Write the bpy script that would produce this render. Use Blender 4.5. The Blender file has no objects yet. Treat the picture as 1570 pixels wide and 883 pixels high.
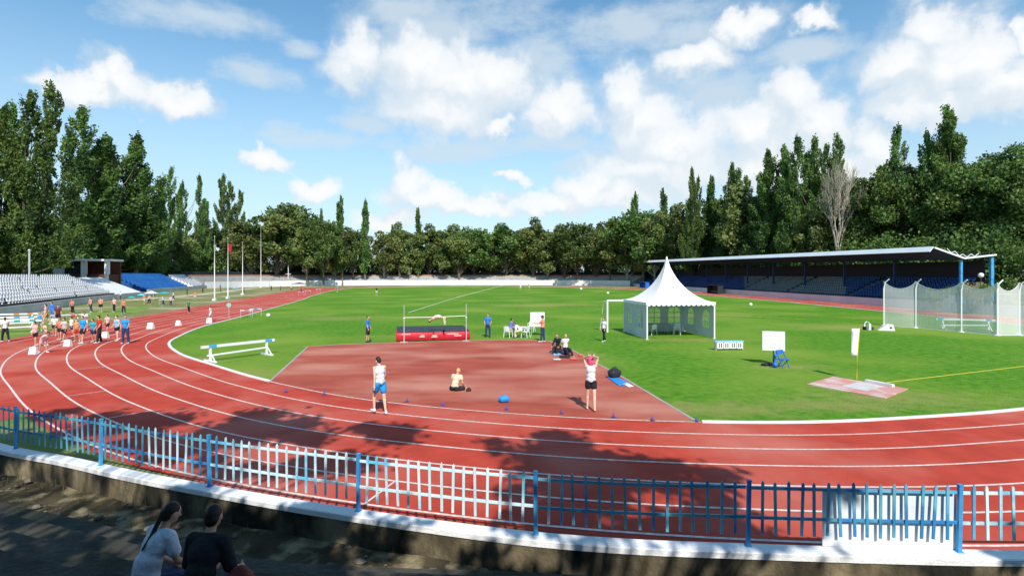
import bpy, bmesh, math, random
import numpy as np
from mathutils import Vector, Matrix
from mathutils.geometry import tessellate_polygon
PI = math.pi
R = math.radians
scene = bpy.context.scene
col = scene.collection
random.seed(7)
rng = np.random.default_rng(11)

# ------------------------------------------------------------ camera
CH, FPX, HY = 4.55, 820.0, 421.0           # eye height, focal length and horizon row of the 1570 px photograph
cam_d = bpy.data.cameras.new("camera"); cam = bpy.data.objects.new("camera", cam_d); col.objects.link(cam)
cam.location = (0, 0, CH); cam.rotation_euler = (PI/2, 0, 0)
cam_d.sensor_width = 36; cam_d.lens = 36*FPX/1570
cam_d.shift_y = -(441.5-HY)/1570
cam_d.clip_start = 0.1; cam_d.clip_end = 6000
scene.camera = cam
def G(px, py, z=0.0):
    y = FPX*(CH-z)/(py-HY)
    return ((px-785)/FPX*y, y)
def at(px, y):                              # ground point at depth y under column px
    return ((px-785)/FPX*y, y)
def zh(py, y): return CH-(py-HY)*y/FPX

# ------------------------------------------------------------ light
SUN_EL = 43.0
sd = Vector((-0.20, 0.98)).normalized()     # direction in which shadows fall on the ground
world = bpy.data.worlds.new("World"); scene.world = world; world.use_nodes = True
wn, wl = world.node_tree.nodes, world.node_tree.links
for n in list(wn): wn.remove(n)
def N(t, **k):
    n = wn.new(t)
    for a, b in k.items(): setattr(n, a, b)
    return n
def wm(op, a, b=None, c=None, clamp=False):
    n = wn.new('ShaderNodeMath'); n.operation = op; n.use_clamp = clamp
    for i, v in enumerate((a, b, c)):
        if v is None: continue
        if isinstance(v, (int, float)): n.inputs[i].default_value = v
        else: wl.new(v, n.inputs[i])
    return n.outputs[0]
sky = N('ShaderNodeTexSky'); sky.sky_type = 'NISHITA'; sky.sun_disc = False
sky.sun_elevation = R(SUN_EL)
sky.sun_rotation = math.atan2(-sd.x, -sd.y)
sky.altitude = 0; sky.air_density = 1.0; sky.dust_density = 0.25; sky.ozone_density = 2.6
tc = N('ShaderNodeTexCoord'); sep = N('ShaderNodeSeparateXYZ'); wl.new(tc.outputs['Generated'], sep.inputs[0])
az = wm('ARCTAN2', sep.outputs[0], sep.outputs[1])
el = wm('ARCSINE', sep.outputs[2])
cmb = N('ShaderNodeCombineXYZ'); wl.new(az, cmb.inputs[0]); wl.new(el, cmb.inputs[1])
AE = cmb.outputs[0]
def azel(px, py):
    x, z = (px-785)/FPX, (HY-py)/FPX
    return math.atan2(x, 1), math.asin(z/math.sqrt(1+x*x+z*z))
def wnoise(scale, detail, rough, vec, stretch=None, off=(0,0,0)):
    v = vec
    mp = N('ShaderNodeMapping'); wl.new(vec, mp.inputs[0]); mp.inputs['Location'].default_value = off
    if stretch: mp.inputs['Scale'].default_value = stretch
    n = N('ShaderNodeTexNoise'); n.inputs['Scale'].default_value = scale; n.inputs['Detail'].default_value = detail
    n.inputs['Roughness'].default_value = rough; wl.new(mp.outputs[0], n.inputs['Vector'])
    return n.outputs['Fac']
def blobs(lst, vec, sm=0.25):
    acc = None
    for (px, py, rx, ry) in lst:
        a, e = azel(px, py); a2, _ = azel(px+rx, py); _, e2 = azel(px, py-ry)
        rr, re = abs(a2-a), abs(e2-e)
        m = N('ShaderNodeVectorMath'); m.operation = 'MULTIPLY_ADD'; wl.new(vec, m.inputs[0])
        m.inputs[1].default_value = (1/rr, 1/re, 0); m.inputs[2].default_value = (-a/rr, -e/re, 0)
        l = N('ShaderNodeVectorMath'); l.operation = 'LENGTH'; wl.new(m.outputs[0], l.inputs[0])
        acc = l.outputs['Value'] if acc is None else wm('SMOOTH_MIN', acc, l.outputs['Value'], sm)
    return acc
# warp the lookup so that the cloud edges billow
wn1 = N('ShaderNodeTexNoise'); wn1.inputs['Scale'].default_value = 14; wn1.inputs['Detail'].default_value = 5; wn1.inputs['Roughness'].default_value = .55
wl.new(AE, wn1.inputs['Vector'])
wv = N('ShaderNodeVectorMath'); wv.operation = 'MULTIPLY_ADD'; wl.new(wn1.outputs['Color'], wv.inputs[0])
wv.inputs[1].default_value = (.10, .10, 0); wv.inputs[2].default_value = (-.05, -.05, 0)
wa = N('ShaderNodeVectorMath'); wa.operation = 'ADD'; wl.new(AE, wa.inputs[0]); wl.new(wv.outputs[0], wa.inputs[1])
CUM = [(195,135,52,30),(150,118,30,22),(130,138,60,18),(270,150,50,22),(185,108,22,20),
 (552,92,34,42),(545,112,40,22),(640,105,52,46),(700,120,70,48),(760,130,52,48),(680,165,90,38),(860,165,46,38),(835,185,34,26),(765,198,26,12),
 (965,150,34,42),(990,195,62,52),(1030,225,80,44),(1010,260,120,30),
 (1215,150,44,42),(1240,195,60,44),(1150,200,58,40),(1180,250,90,40),(1340,225,40,38),(1300,270,90,34),
 (1100,85,40,22),(1140,38,40,22),(1060,90,50,22),(1430,45,46,42),(1380,105,62,44),(1455,105,70,60),(1500,95,40,60),(1545,130,60,46),(1430,160,100,24),(1560,60,24,18),
 (630,278,26,30),(660,300,70,20),(785,271,22,11),(485,285,40,18),(900,288,46,28),(850,310,70,20),(960,300,80,26),(720,318,80,16),(405,245,30,16),(600,335,60,14),(1245,32,30,10)]
WISP = [(300,20,120,40),(390,110,90,32),(700,45,150,55),(820,90,70,50),(470,80,40,18),(960,50,110,50),(1060,40,120,60),(470,215,110,24),(700,235,170,30),(560,190,60,18),(880,250,90,30),(1220,85,90,26),(1100,150,120,50),(1300,215,80,60),(620,15,70,22),(860,220,90,30)]
fb = wnoise(24, 7, .6, AE)
cum = blobs(CUM, wa.outputs[0])
edge = wm('ADD', cum, wm('MULTIPLY', wm('SUBTRACT', fb, .5), 1.3))
def ramp(v, a, b):                         # 1 below a, 0 above b, smooth
    m = N('ShaderNodeMapRange'); m.interpolation_type = 'SMOOTHSTEP'
    wl.new(v, m.inputs[0]); m.inputs[1].default_value = a; m.inputs[2].default_value = b
    m.inputs[3].default_value = 1; m.inputs[4].default_value = 0
    return m.outputs[0]
low = wnoise(3, 2, .5, AE, off=(5,2,0))
cmask = wm('MULTIPLY', ramp(edge, .72, 1.38), wm('ADD', .80, wm('MULTIPLY', ramp(edge, .2, .9), .2)))
wisp = blobs(WISP, AE, .4)
wf = wnoise(7, 8, .62, AE, stretch=(1, 1.9, 1), off=(3,1,0))
wmask = wm('MULTIPLY', ramp(wm('ADD', wisp, wm('MULTIPLY', wm('SUBTRACT', wf, .5), 3.0)), .15, 1.35), .80)
# light haze towards the horizon belongs to the cloud layer
hz = wm('MULTIPLY', ramp(el, -.04, .46), .84)
halo = wm('MULTIPLY', ramp(wm('ADD', cum, wm('MULTIPLY', wm('SUBTRACT', wf, .5), 2.2)), .7, 2.3), .75)
veil = wm('MAXIMUM', wm('MAXIMUM', wmask, halo), hz)
# cloud tone: bright tops, slightly blue-grey bodies
body = wnoise(9, 5, .5, AE, off=(1.3, .08, 0))
tone = N('ShaderNodeMapRange'); wb = N('ShaderNodeVectorMath'); wb.operation = 'ADD'; wl.new(wa.outputs[0], wb.inputs[0]); wb.inputs[1].default_value = (.012, .035, 0)
cum2 = blobs(CUM, wb.outputs[0])
wl.new(wm('ADD', wm('SUBTRACT', cum2, cum), wm('MULTIPLY', wm('SUBTRACT', fb, .5), 1.5)), tone.inputs[0])
tone.inputs[1].default_value = -.50; tone.inputs[2].default_value = .62; tone.interpolation_type = 'SMOOTHSTEP'
ctone = N('ShaderNodeMixRGB'); wl.new(tone.outputs[0], ctone.inputs[0])
ctone.inputs[1].default_value = (6.3, 7.0, 7.6, 1); ctone.inputs[2].default_value = (8.1, 8.25, 8.4, 1)
skyc = N('ShaderNodeMixRGB'); skyc.blend_type = 'MULTIPLY'; skyc.inputs[0].default_value = 1
wl.new(sky.outputs[0], skyc.inputs[1]); skyc.inputs[2].default_value = (1.10, 1.52, 1.50, 1)
m1 = N('ShaderNodeMixRGB'); wl.new(veil, m1.inputs[0]); wl.new(skyc.outputs[0], m1.inputs[1]); m1.inputs[2].default_value = (5.5, 6.4, 7.1, 1)
m2 = N('ShaderNodeMixRGB'); wl.new(cmask, m2.inputs[0]); wl.new(m1.outputs[0], m2.inputs[1]); wl.new(ctone.outputs[0], m2.inputs[2])
bg = N('ShaderNodeBackground'); bg.inputs[1].default_value = 0.095
wl.new(m2.outputs[0], bg.inputs[0])
wo = N('ShaderNodeOutputWorld'); wl.new(bg.outputs[0], wo.inputs[0])

sun_d = bpy.data.lights.new("sun", 'SUN'); sun_d.energy = 4.2; sun_d.angle = R(.5); sun_d.color = (1, .955, .88)
sun = bpy.data.objects.new("sun", sun_d); col.objects.link(sun)
sv = Vector((sd.x*math.cos(R(SUN_EL)), sd.y*math.cos(R(SUN_EL)), -math.sin(R(SUN_EL))))
sun.rotation_euler = sv.to_track_quat('-Z', 'Y').to_euler(); sun.location = (0, -20, 60)
scene.view_settings.view_transform = 'Standard'; scene.view_settings.look = 'None'
scene.view_settings.exposure = 0.34; scene.view_settings.gamma = 1

# ------------------------------------------------------------ materials
def mat(name, c1, c2=None, scale=3.0, rough=.7, bump=0.0, bscale=None, detail=4, lo=.35, hi=.65, spec=.3, c3=None, s3=None, lo3=.55, hi3=.7, metal=0, sub=None, stretch=None, obj_rand=0):
    m = bpy.data.materials.new(name); m.use_nodes = True
    nt = m.node_tree; b = nt.nodes['Principled BSDF']
    b.inputs['Roughness'].default_value = rough; b.inputs['Specular IOR Level'].default_value = spec
    b.inputs['Metallic'].default_value = metal
    tcn = nt.nodes.new('ShaderNodeTexCoord')
    src = tcn.outputs['Object']
    if stretch:
        mp = nt.nodes.new('ShaderNodeMapping'); mp.inputs['Scale'].default_value = stretch
        nt.links.new(src, mp.inputs[0]); src = mp.outputs[0]
    def nz(s, d=detail):
        n = nt.nodes.new('ShaderNodeTexNoise'); n.inputs['Scale'].default_value = s; n.inputs['Detail'].default_value = d
        nt.links.new(src, n.inputs['Vector']); return n.outputs['Fac']
    def mr(v, a, bb):
        n = nt.nodes.new('ShaderNodeMapRange'); nt.links.new(v, n.inputs[0]); n.inputs[1].default_value = a; n.inputs[2].default_value = bb
        return n.outputs[0]
    def mix(f, a, bb):
        n = nt.nodes.new('ShaderNodeMixRGB'); nt.links.new(f, n.inputs[0])
        for i, v in ((1, a), (2, bb)):
            if isinstance(v, tuple): n.inputs[i].default_value = (*v, 1)
            else: nt.links.new(v, n.inputs[i])
        return n.outputs[0]
    if c2 is None: c2 = tuple(min(1, x*.8) for x in c1)
    cc = mix(mr(nz(scale), lo, hi), c1, c2)
    if c3: cc = mix(mr(nz(s3 or scale*.2), lo3, hi3), cc, c3)
    if obj_rand:
        oi = nt.nodes.new('ShaderNodeObjectInfo')
        hs = nt.nodes.new('ShaderNodeHueSaturation')
        r1 = nt.nodes.new('ShaderNodeMapRange'); nt.links.new(oi.outputs['Random'], r1.inputs[0]); r1.inputs[3].default_value = 1-obj_rand; r1.inputs[4].default_value = 1+obj_rand
        nt.links.new(r1.outputs[0], hs.inputs['Value'])
        r2 = nt.nodes.new('ShaderNodeMapRange'); nt.links.new(oi.outputs['Random'], r2.inputs[0]); r2.inputs[3].default_value = .5-obj_rand*.08; r2.inputs[4].default_value = .5+obj_rand*.06
        nt.links.new(r2.outputs[0], hs.inputs['Hue'])
        nt.links.new(cc, hs.inputs['Color']); cc = hs.outputs[0]
    nt.links.new(cc, b.inputs['Base Color'])
    if bump:
        bn = nt.nodes.new('ShaderNodeBump'); bn.inputs['Strength'].default_value = bump; bn.inputs['Distance'].default_value = .05
        nt.links.new(nz(bscale or scale*4, 5), bn.inputs['Height']); nt.links.new(bn.outputs[0], b.inputs['Normal'])
    return m
def netmat(name, c, alpha):
    m = bpy.data.materials.new(name); m.use_nodes = True; nt = m.node_tree
    b = nt.nodes['Principled BSDF']; b.inputs['Base Color'].default_value = (*c, 1); b.inputs['Roughness'].default_value = .6
    b.inputs['Alpha'].default_value = alpha
    return m
M = {}
M['track'] = mat('red_rubber', (.50,.060,.034), (.40,.045,.026), 1.2, .82, .25, 60, c3=(.53,.145,.105), s3=.22, lo3=.46, hi3=.68, spec=.2, detail=7)
M['apron'] = mat('worn_red_rubber', (.42,.088,.055), (.32,.064,.040), .9, .85, .25, 50, c3=(.52,.22,.155), s3=.26, lo3=.44, hi3=.70, spec=.2, stretch=(.6,1.2,1), detail=8)
M['line'] = mat('line_paint', (.80,.72,.66), (.62,.48,.42), 9, .7)
M['kerb'] = mat('kerb_paint', (.82,.82,.80), (.68,.68,.66), 2, .6)
M['grass'] = mat('infield_grass', (.055,.175,.008), (.120,.275,.018), 2.6, .9, 1.0, 14, c3=(.19,.29,.035), s3=.10, lo3=.44, hi3=.66, spec=.12, detail=11, lo=.33, hi=.67)
def worn_spots(m, spots, dry):
    nt = m.node_tree; b = nt.nodes['Principled BSDF']; src = b.inputs['Base Color'].links[0].from_socket
    tcn = nt.nodes.new('ShaderNodeTexCoord'); acc = None
    for (x, y, rx, ry) in spots:
        v = nt.nodes.new('ShaderNodeVectorMath'); v.operation = 'MULTIPLY_ADD'; nt.links.new(tcn.outputs['Object'], v.inputs[0])
        v.inputs[1].default_value = (1/rx, 1/ry, 0); v.inputs[2].default_value = (-x/rx, -y/ry, 0)
        l = nt.nodes.new('ShaderNodeVectorMath'); l.operation = 'LENGTH'; nt.links.new(v.outputs[0], l.inputs[0])
        if acc is None: acc = l.outputs['Value']
        else:
            q = nt.nodes.new('ShaderNodeMath'); q.operation = 'MINIMUM'; nt.links.new(acc, q.inputs[0]); nt.links.new(l.outputs['Value'], q.inputs[1]); acc = q.outputs[0]
    n = nt.nodes.new('ShaderNodeTexNoise'); n.inputs['Scale'].default_value = 1.1; n.inputs['Detail'].default_value = 9; n.inputs['Roughness'].default_value = .7; nt.links.new(tcn.outputs['Object'], n.inputs['Vector'])
    a = nt.nodes.new('ShaderNodeMath'); a.operation = 'MULTIPLY_ADD'; nt.links.new(n.outputs['Fac'], a.inputs[0]); a.inputs[1].default_value = 3.2; nt.links.new(acc, a.inputs[2])
    r = nt.nodes.new('ShaderNodeMapRange'); nt.links.new(a.outputs[0], r.inputs[0]); r.inputs[1].default_value = 2.75; r.inputs[2].default_value = 1.75; r.inputs[3].default_value = 0; r.inputs[4].default_value = .6
    x_ = nt.nodes.new('ShaderNodeMixRGB'); nt.links.new(r.outputs[0], x_.inputs[0]); nt.links.new(src, x_.inputs[1]); x_.inputs[2].default_value = (*dry, 1)
    nt.links.new(x_.outputs[0], b.inputs['Base Color'])
worn_spots(M['grass'], [(6.8,18.2,4.5,1.3),(11.5,18.6,4,1.2),(-12.2,24.4,2.2,1.5),(-9.5,25,1.5,1.2),(14,19.6,4,1.6),(11.5,37.2,4.5,1.2),(-5.5,39.5,4.5,1.0),(-17,28.6,2.4,1.0),(3.5,30,1.8,2.2),(13.6,26.3,2.2,.9),(-18,55,5,3),(20,60,9,3),(5,80,12,4),(28,46,5,2.2)], (.30,.27,.09))
M['ground'] = mat('dry_ground', (.25,.22,.10), (.12,.20,.035), .35, .95, .5, 6, c3=(.36,.30,.20), s3=.09, lo3=.5, hi3=.6, spec=.1, detail=7)
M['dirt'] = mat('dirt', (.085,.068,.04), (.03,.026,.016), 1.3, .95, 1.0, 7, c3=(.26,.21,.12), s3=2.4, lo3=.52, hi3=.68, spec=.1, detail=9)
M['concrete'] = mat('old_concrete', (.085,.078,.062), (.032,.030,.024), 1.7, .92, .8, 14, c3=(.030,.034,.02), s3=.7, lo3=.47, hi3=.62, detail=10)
M['nosing'] = mat('worn_nosing', (.15,.135,.11), (.05,.045,.036), 1.1, .9, .6, 20, lo=.45, hi=.6, detail=8)
M['wallface'] = mat('stained_wall', (.34,.27,.16), (.09,.072,.042), 1.6, .93, 1.0, 9, c3=(.018,.018,.012), s3=.9, lo3=.40, hi3=.58, stretch=(1,1,.55), detail=9)
M['white'] = mat('white_paint', (.82,.82,.81), (.72,.73,.73), 1.2, .55)
M['coping'] = mat('coping_paint', (.84,.84,.84), (.74,.74,.73), 1.1, .7, .3, 30, c3=(.50,.49,.45), s3=5, lo3=.64, hi3=.74, detail=9)
M['gray'] = mat('grey_concrete', (.42,.40,.38), (.32,.31,.30), .6, .9)
M['picketlit'] = mat('sunlit_fence_paint', (.55,.76,.82), (.70,.82,.84), 2.2, .5, c3=(.16,.52,.70), s3=1.6, lo3=.52, hi3=.62, obj_rand=.10)  # pale fence paint, coloured as it looks in sunlight
M['picket'] = mat('shaded_fence_paint', (.09,.33,.50), (.17,.46,.58), 2.2, .45, c3=(.04,.22,.46), s3=1.4, lo3=.5, hi3=.6, obj_rand=.18)  # the same fence paint, coloured as it looks in tree shade
M['post'] = mat('blue_paint', (.03,.22,.55), (.08,.38,.66), 2.5, .45)
M['postshade'] = mat('shaded_blue_paint', (.012,.04,.16), (.01,.03,.11), 2, .5)  # blue post paint darkened to carry the shade under the roof
M['seatshade'] = mat('seat_shade_dark_blue', (.012,.05,.22), (.02,.09,.28), .5, .5)  # seat blue darkened for roof shade; also the blue stand's terrace
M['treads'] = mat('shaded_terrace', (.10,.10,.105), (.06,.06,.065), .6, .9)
M['blue'] = mat('blue_plastic', (.03,.16,.62), (.02,.11,.48), 2, .5)
M['seatblue'] = mat('seat_blue', (.03,.22,.68), (.06,.34,.72), .5, .5)
M['seatwhite'] = mat('seat_white', (.90,.89,.90), (.84,.83,.85), .8, .5)
M['seatgrey'] = mat('seat_grey', (.24,.27,.30), (.18,.21,.24), .8, .5)
M['dark'] = mat('dark_paint', (.02,.022,.028), (.03,.03,.035), 2, .6)
M['fabricw'] = mat('tent_canvas', (.86,.86,.86), (.80,.80,.81), 1, .7, .5, 2.2)
M['matred'] = mat('mat_red', (.55,.02,.035), (.46,.015,.03), 2, .5, .2, 6)
M['matdark'] = mat('mat_dark', (.045,.06,.075), (.03,.04,.05), 2, .7)
M['yellow'] = mat('yellow', (.70,.62,.05), (.62,.52,.04), 3, .6)
M['orange'] = mat('orange', (.75,.22,.04), (.65,.18,.03), 3, .6)
M['metal'] = mat('galvanised', (.62,.63,.62), (.52,.53,.53), 3, .4, metal=.3)
M['roof'] = mat('roof_sheet', (.78,.82,.86), (.70,.75,.80), .5, .5)
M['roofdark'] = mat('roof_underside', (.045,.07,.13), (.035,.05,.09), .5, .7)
M['woodbrown'] = mat('brown_paint', (.13,.045,.03), (.09,.03,.02), .7, .7)
M['bark'] = mat('bark', (.20,.17,.13), (.10,.085,.065), 3, .95, .8, 10)
M['deadwood'] = mat('dead_wood', (.46,.41,.32), (.30,.26,.20), 1.2, .9)
M['palebark'] = mat('pale_bark', (.50,.47,.40), (.30,.28,.23), 1.2, .9)
def leafmat(name, a, b, c):
    m = mat(name, a, b, 1.3, .55, spec=.35, c3=c, s3=.33, lo3=.46, hi3=.60, obj_rand=.22, detail=3)
    nt = m.node_tree; bs = nt.nodes['Principled BSDF']
    tr = nt.nodes.new('ShaderNodeBsdfTranslucent'); mx = nt.nodes.new('ShaderNodeMixShader'); mx.inputs[0].default_value = .32
    src = bs.inputs['Base Color'].links[0].from_socket
    nt.links.new(src, tr.inputs['Color'])
    out = nt.nodes['Material Output']
    nt.links.new(bs.outputs[0], mx.inputs[1]); nt.links.new(tr.outputs[0], mx.inputs[2]); nt.links.new(mx.outputs[0], out.inputs[0])
    return m
M['leafpop'] = leafmat('poplar_leaves', (.080,.175,.034), (.20,.31,.075), (.042,.100,.024))
M['leafbroad'] = leafmat('broad_leaves', (.135,.180,.040), (.28,.31,.10), (.070,.115,.030))
M['leafbright'] = leafmat('bright_leaves', (.13,.25,.03), (.20,.33,.05), (.09,.18,.02))
M['leafplane'] = leafmat('dark_leaves', (.070,.150,.030), (.20,.28,.065), (.048,.10,.024))
M['flowers'] = leafmat('yellow_leaves', (.42,.38,.05), (.30,.30,.04), (.2,.24,.04))
SKIN = mat('skin', (.58,.33,.22), (.52,.28,.18), 4, .5)
SKINP = mat('pale_skin', (.72,.48,.36), (.66,.42,.31), 4, .5)

# ------------------------------------------------------------ helpers
def tag(o, label=None, cat=None, group=None, kind=None):
    if label: o['label'] = label
    if cat: o['category'] = cat
    if group: o['group'] = group
    if kind: o['kind'] = kind
    return o
def link(name, me, m=None, parent=None):
    o = bpy.data.objects.new(name, me); col.objects.link(o)
    if m is not None: me.materials.append(m)
    if parent is not None: o.parent = parent
    return o
def empty(name, loc=(0,0,0), rz=0, label=None, cat=None, group=None):
    o = bpy.data.objects.new(name, None); col.objects.link(o)
    o.empty_display_size = .3
    o.location = loc; o.rotation_euler = (0, 0, rz)
    return tag(o, label, cat, group)
class MB:
    def __init__(s): s.v = []; s.f = []
    def add(s, vs, fs, mtx=None):
        n = len(s.v)
        for v in vs:
            v = Vector(v)
            if mtx is not None: v = mtx @ v
            s.v.append(tuple(v))
        s.f += [tuple(i+n for i in f) for f in fs]
        return s
    def box(s, x0, x1, y0, y1, z0, z1, mtx=None):
        return s.add([(x0,y0,z0),(x1,y0,z0),(x1,y1,z0),(x0,y1,z0),(x0,y0,z1),(x1,y0,z1),(x1,y1,z1),(x0,y1,z1)],
              [(0,3,2,1),(4,5,6,7),(0,1,5,4),(1,2,6,5),(2,3,7,6),(3,0,4,7)], mtx)
    def tube(s, pts, r, n=8, cap=True):
        pts = [Vector(p) for p in pts]
        rs = r if isinstance(r, (list, tuple)) else [r]*len(pts)
        vs = []; fs = []
        up = Vector((0,0,1))
        for i, p in enumerate(pts):
            d = (pts[min(i+1, len(pts)-1)]-pts[max(i-1, 0)]).normalized()
            a = d.cross(up)
            if a.length < .05: a = d.cross(Vector((1,0,0)))
            a.normalize(); b = d.cross(a)
            for k in range(n):
                t = 2*PI*k/n; vs.append(p+(a*math.cos(t)+b*math.sin(t))*rs[i])
        for i in range(len(pts)-1):
            for k in range(n):
                fs.append((i*n+k, i*n+(k+1)%n, (i+1)*n+(k+1)%n, (i+1)*n+k))
        if cap: fs.append(tuple(range(n))); fs.append(tuple(range(len(vs)-n, len(vs)))[::-1])
        return s.add(vs, fs)
    def bar(s, a, b, w, h):
        a, b = Vector(a), Vector(b); d = b-a; L = d.length; d.normalize()
        side = d.cross(Vector((0,0,1)))
        if side.length < .05: side = Vector((1,0,0))
        side.normalize(); up = side.cross(d)
        m = Matrix((side, d, up)).transposed().to_4x4(); m.translation = a
        return s.box(-w/2, w/2, 0, L, -h/2, h/2, m)
    def lathe(s, prof, n=16, c=(0,0,0)):
        vs = []; fs = []
        for (r, z) in prof:
            for k in range(n):
                t = 2*PI*k/n; vs.append((c[0]+r*math.cos(t), c[1]+r*math.sin(t), c[2]+z))
        for i in range(len(prof)-1):
            for k in range(n): fs.append((i*n+k, i*n+(k+1)%n, (i+1)*n+(k+1)%n, (i+1)*n+k))
        fs.append(tuple(range(n))[::-1]); fs.append(tuple(range(len(vs)-n, len(vs))))
        return s.add(vs, fs)
    def ball(s, c, r, n=10, m=8):
        prof = [(max(.001, math.sin(PI*i/m)), -math.cos(PI*i/m)) for i in range(m+1)]
        rr = r if isinstance(r, tuple) else (r, r, r)
        t = MB(); t.lathe(prof, n)
        return s.add([(c[0]+v[0]*rr[0], c[1]+v[1]*rr[1], c[2]+v[2]*rr[2]) for v in t.v], t.f)
    def build(s, name, m, parent=None, smooth=False):
        me = bpy.data.meshes.new(name); me.from_pydata(s.v, [], s.f); me.update()
        if smooth: me.polygons.foreach_set('use_smooth', [True]*len(me.polygons))
        return link(name, me, m, parent)
def sheet(name, pts, z, m, parent=None):
    tri = tessellate_polygon([[Vector((p[0], p[1], 0)) for p in pts]])
    me = bpy.data.meshes.new(name)
    fs = []
    for t in tri:
        a, b, c = [pts[i] for i in t]
        cr = (b[0]-a[0])*(c[1]-a[1])-(b[1]-a[1])*(c[0]-a[0])
        fs.append(tuple(t) if cr > 0 else tuple(t)[::-1])
    me.from_pydata([(p[0], p[1], z) for p in pts], [], fs); me.update()
    return link(name, me, m, parent)
def spline(P, closed=False, step=.6):
    P = [Vector(p) for p in P]; n = len(P); out = []
    rngi = range(n if closed else n-1)
    for i in rngi:
        if closed: p0, p1, p2, p3 = P[i-1], P[i], P[(i+1)%n], P[(i+2)%n]
        else: p0, p1, p2, p3 = P[max(i-1,0)], P[i], P[i+1], P[min(i+2,n-1)]
        k = max(2, int((p2-p1).length/step))
        def tj(a, b, t): return t+max((b-a).length, 1e-6)**.5
        t0 = 0; t1 = tj(p0,p1,t0); t2 = tj(p1,p2,t1); t3 = tj(p2,p3,t2)
        if (p1-p0).length < 1e-6: p0 = p1-(p2-p1); t0 = 0; t1 = tj(p0,p1,t0); t2 = tj(p1,p2,t1); t3 = tj(p2,p3,t2)
        if (p3-p2).length < 1e-6: p3 = p2+(p2-p1); t3 = tj(p2,p3,t2)
        for j in range(k):
            t = t1+(t2-t1)*j/k
            A1 = p0*((t1-t)/(t1-t0))+p1*((t-t0)/(t1-t0)); A2 = p1*((t2-t)/(t2-t1))+p2*((t-t1)/(t2-t1)); A3 = p2*((t3-t)/(t3-t2))+p3*((t-t2)/(t3-t2))
            B1 = A1*((t2-t)/(t2-t0))+A2*((t-t0)/(t2-t0)); B2 = A2*((t3-t)/(t3-t1))+A3*((t-t1)/(t3-t1))
            out.append(B1*((t2-t)/(t2-t1))+B2*((t-t1)/(t2-t1)))
    if not closed: out.append(P[-1].copy())
    return out
def normals(C, closed):
    n = len(C); out = []
    for i in range(n):
        a = C[i-1] if (closed or i > 0) else C[i]; b = C[(i+1)%n] if (closed or i < n-1) else C[i]
        d = (b-a); d = Vector((d.x, d.y)).normalized(); out.append(Vector((d.y, -d.x)))
    return out
def offset(C, Nn, d): return [C[i]+Nn[i]*d for i in range(len(C))]
def strip(name, A, B, z, m, closed=False, parent=None, z2=None):
    n = len(A); vs = [(p.x, p.y, z) for p in A]+[(p.x, p.y, z if z2 is None else z2) for p in B]
    fs = [(i, (i+1)%n, n+(i+1)%n, n+i) for i in range(n if closed else n-1)]
    me = bpy.data.meshes.new(name); me.from_pydata(vs, [], fs)
    me.update()
    if sum(p.normal.z for p in me.polygons) < 0: me.flip_normals()
    return link(name, me, m, parent)
def ribbon(mb, C, Nn, prof, closed=False):
    # sweep a profile [(offset, z), ...] (closed loop) along a plan curve
    n, k = len(C), len(prof); vs = []
    for i in range(n):
        for (d, z) in prof:
            p = C[i]+Nn[i]*d; vs.append((p.x, p.y, z))
    fs = []
    for i in range(n if closed else n-1):
        j = (i+1) % n
        for q in range(k): fs.append((i*k+q, i*k+(q+1)%k, j*k+(q+1)%k, j*k+q))
    if not closed: fs.append(tuple(range(k))[::-1]); fs.append(tuple(range((n-1)*k, n*k)))
    return mb.add(vs, fs)
def copy_tree(o, parent=None):
    c = o.copy(); col.objects.link(c); c.parent = parent
    for ch in o.children: copy_tree(ch, c)
    return c
def copy_thing(o, loc, rz, label=None, scale=None, group=None):
    c = copy_tree(o); c.location = loc; c.rotation_euler = (0, 0, rz)
    if scale is not None: c.scale = scale if hasattr(scale, '__len__') else (scale,)*3
    if label: c['label'] = label
    if group: c['group'] = group
    return c
# ============================================================ ground, track, infield
tag(sheet('ground', [(-1500,-400),(1500,-400),(1500,2500),(-1500,2500)], 0.0, M['ground']), kind='structure')
inner_pts = [(45,40),(45.6,60),(45,90),(43,115),(40,140),(33,168),(15,195),(-10,204),(-36,200),(-52,184),(-51,155),(-43.5,118),(-37,93),(-33,75),(-28.9,56.5),(-26.9,46.5),
 (-24.6,39.7),(-22.7,35.4),(-19,30.6),(-15.2,27.0),(-10.4,22.8),(-5.2,19.35),(1.36,17.1),(5.84,16.45),(9.34,16.42),(12.75,16.95),(17.2,18.0),(26,21.2),(35.5,26.5),(41.5,32.5)]
IC = spline(inner_pts, True, .7)
IN = normals(IC, True)
# make the normals point outwards
cc = sum(IC, Vector((0,0)))/len(IC)
if IN[0].dot(IC[0]-cc) < 0: IN = [-n for n in IN]
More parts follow.
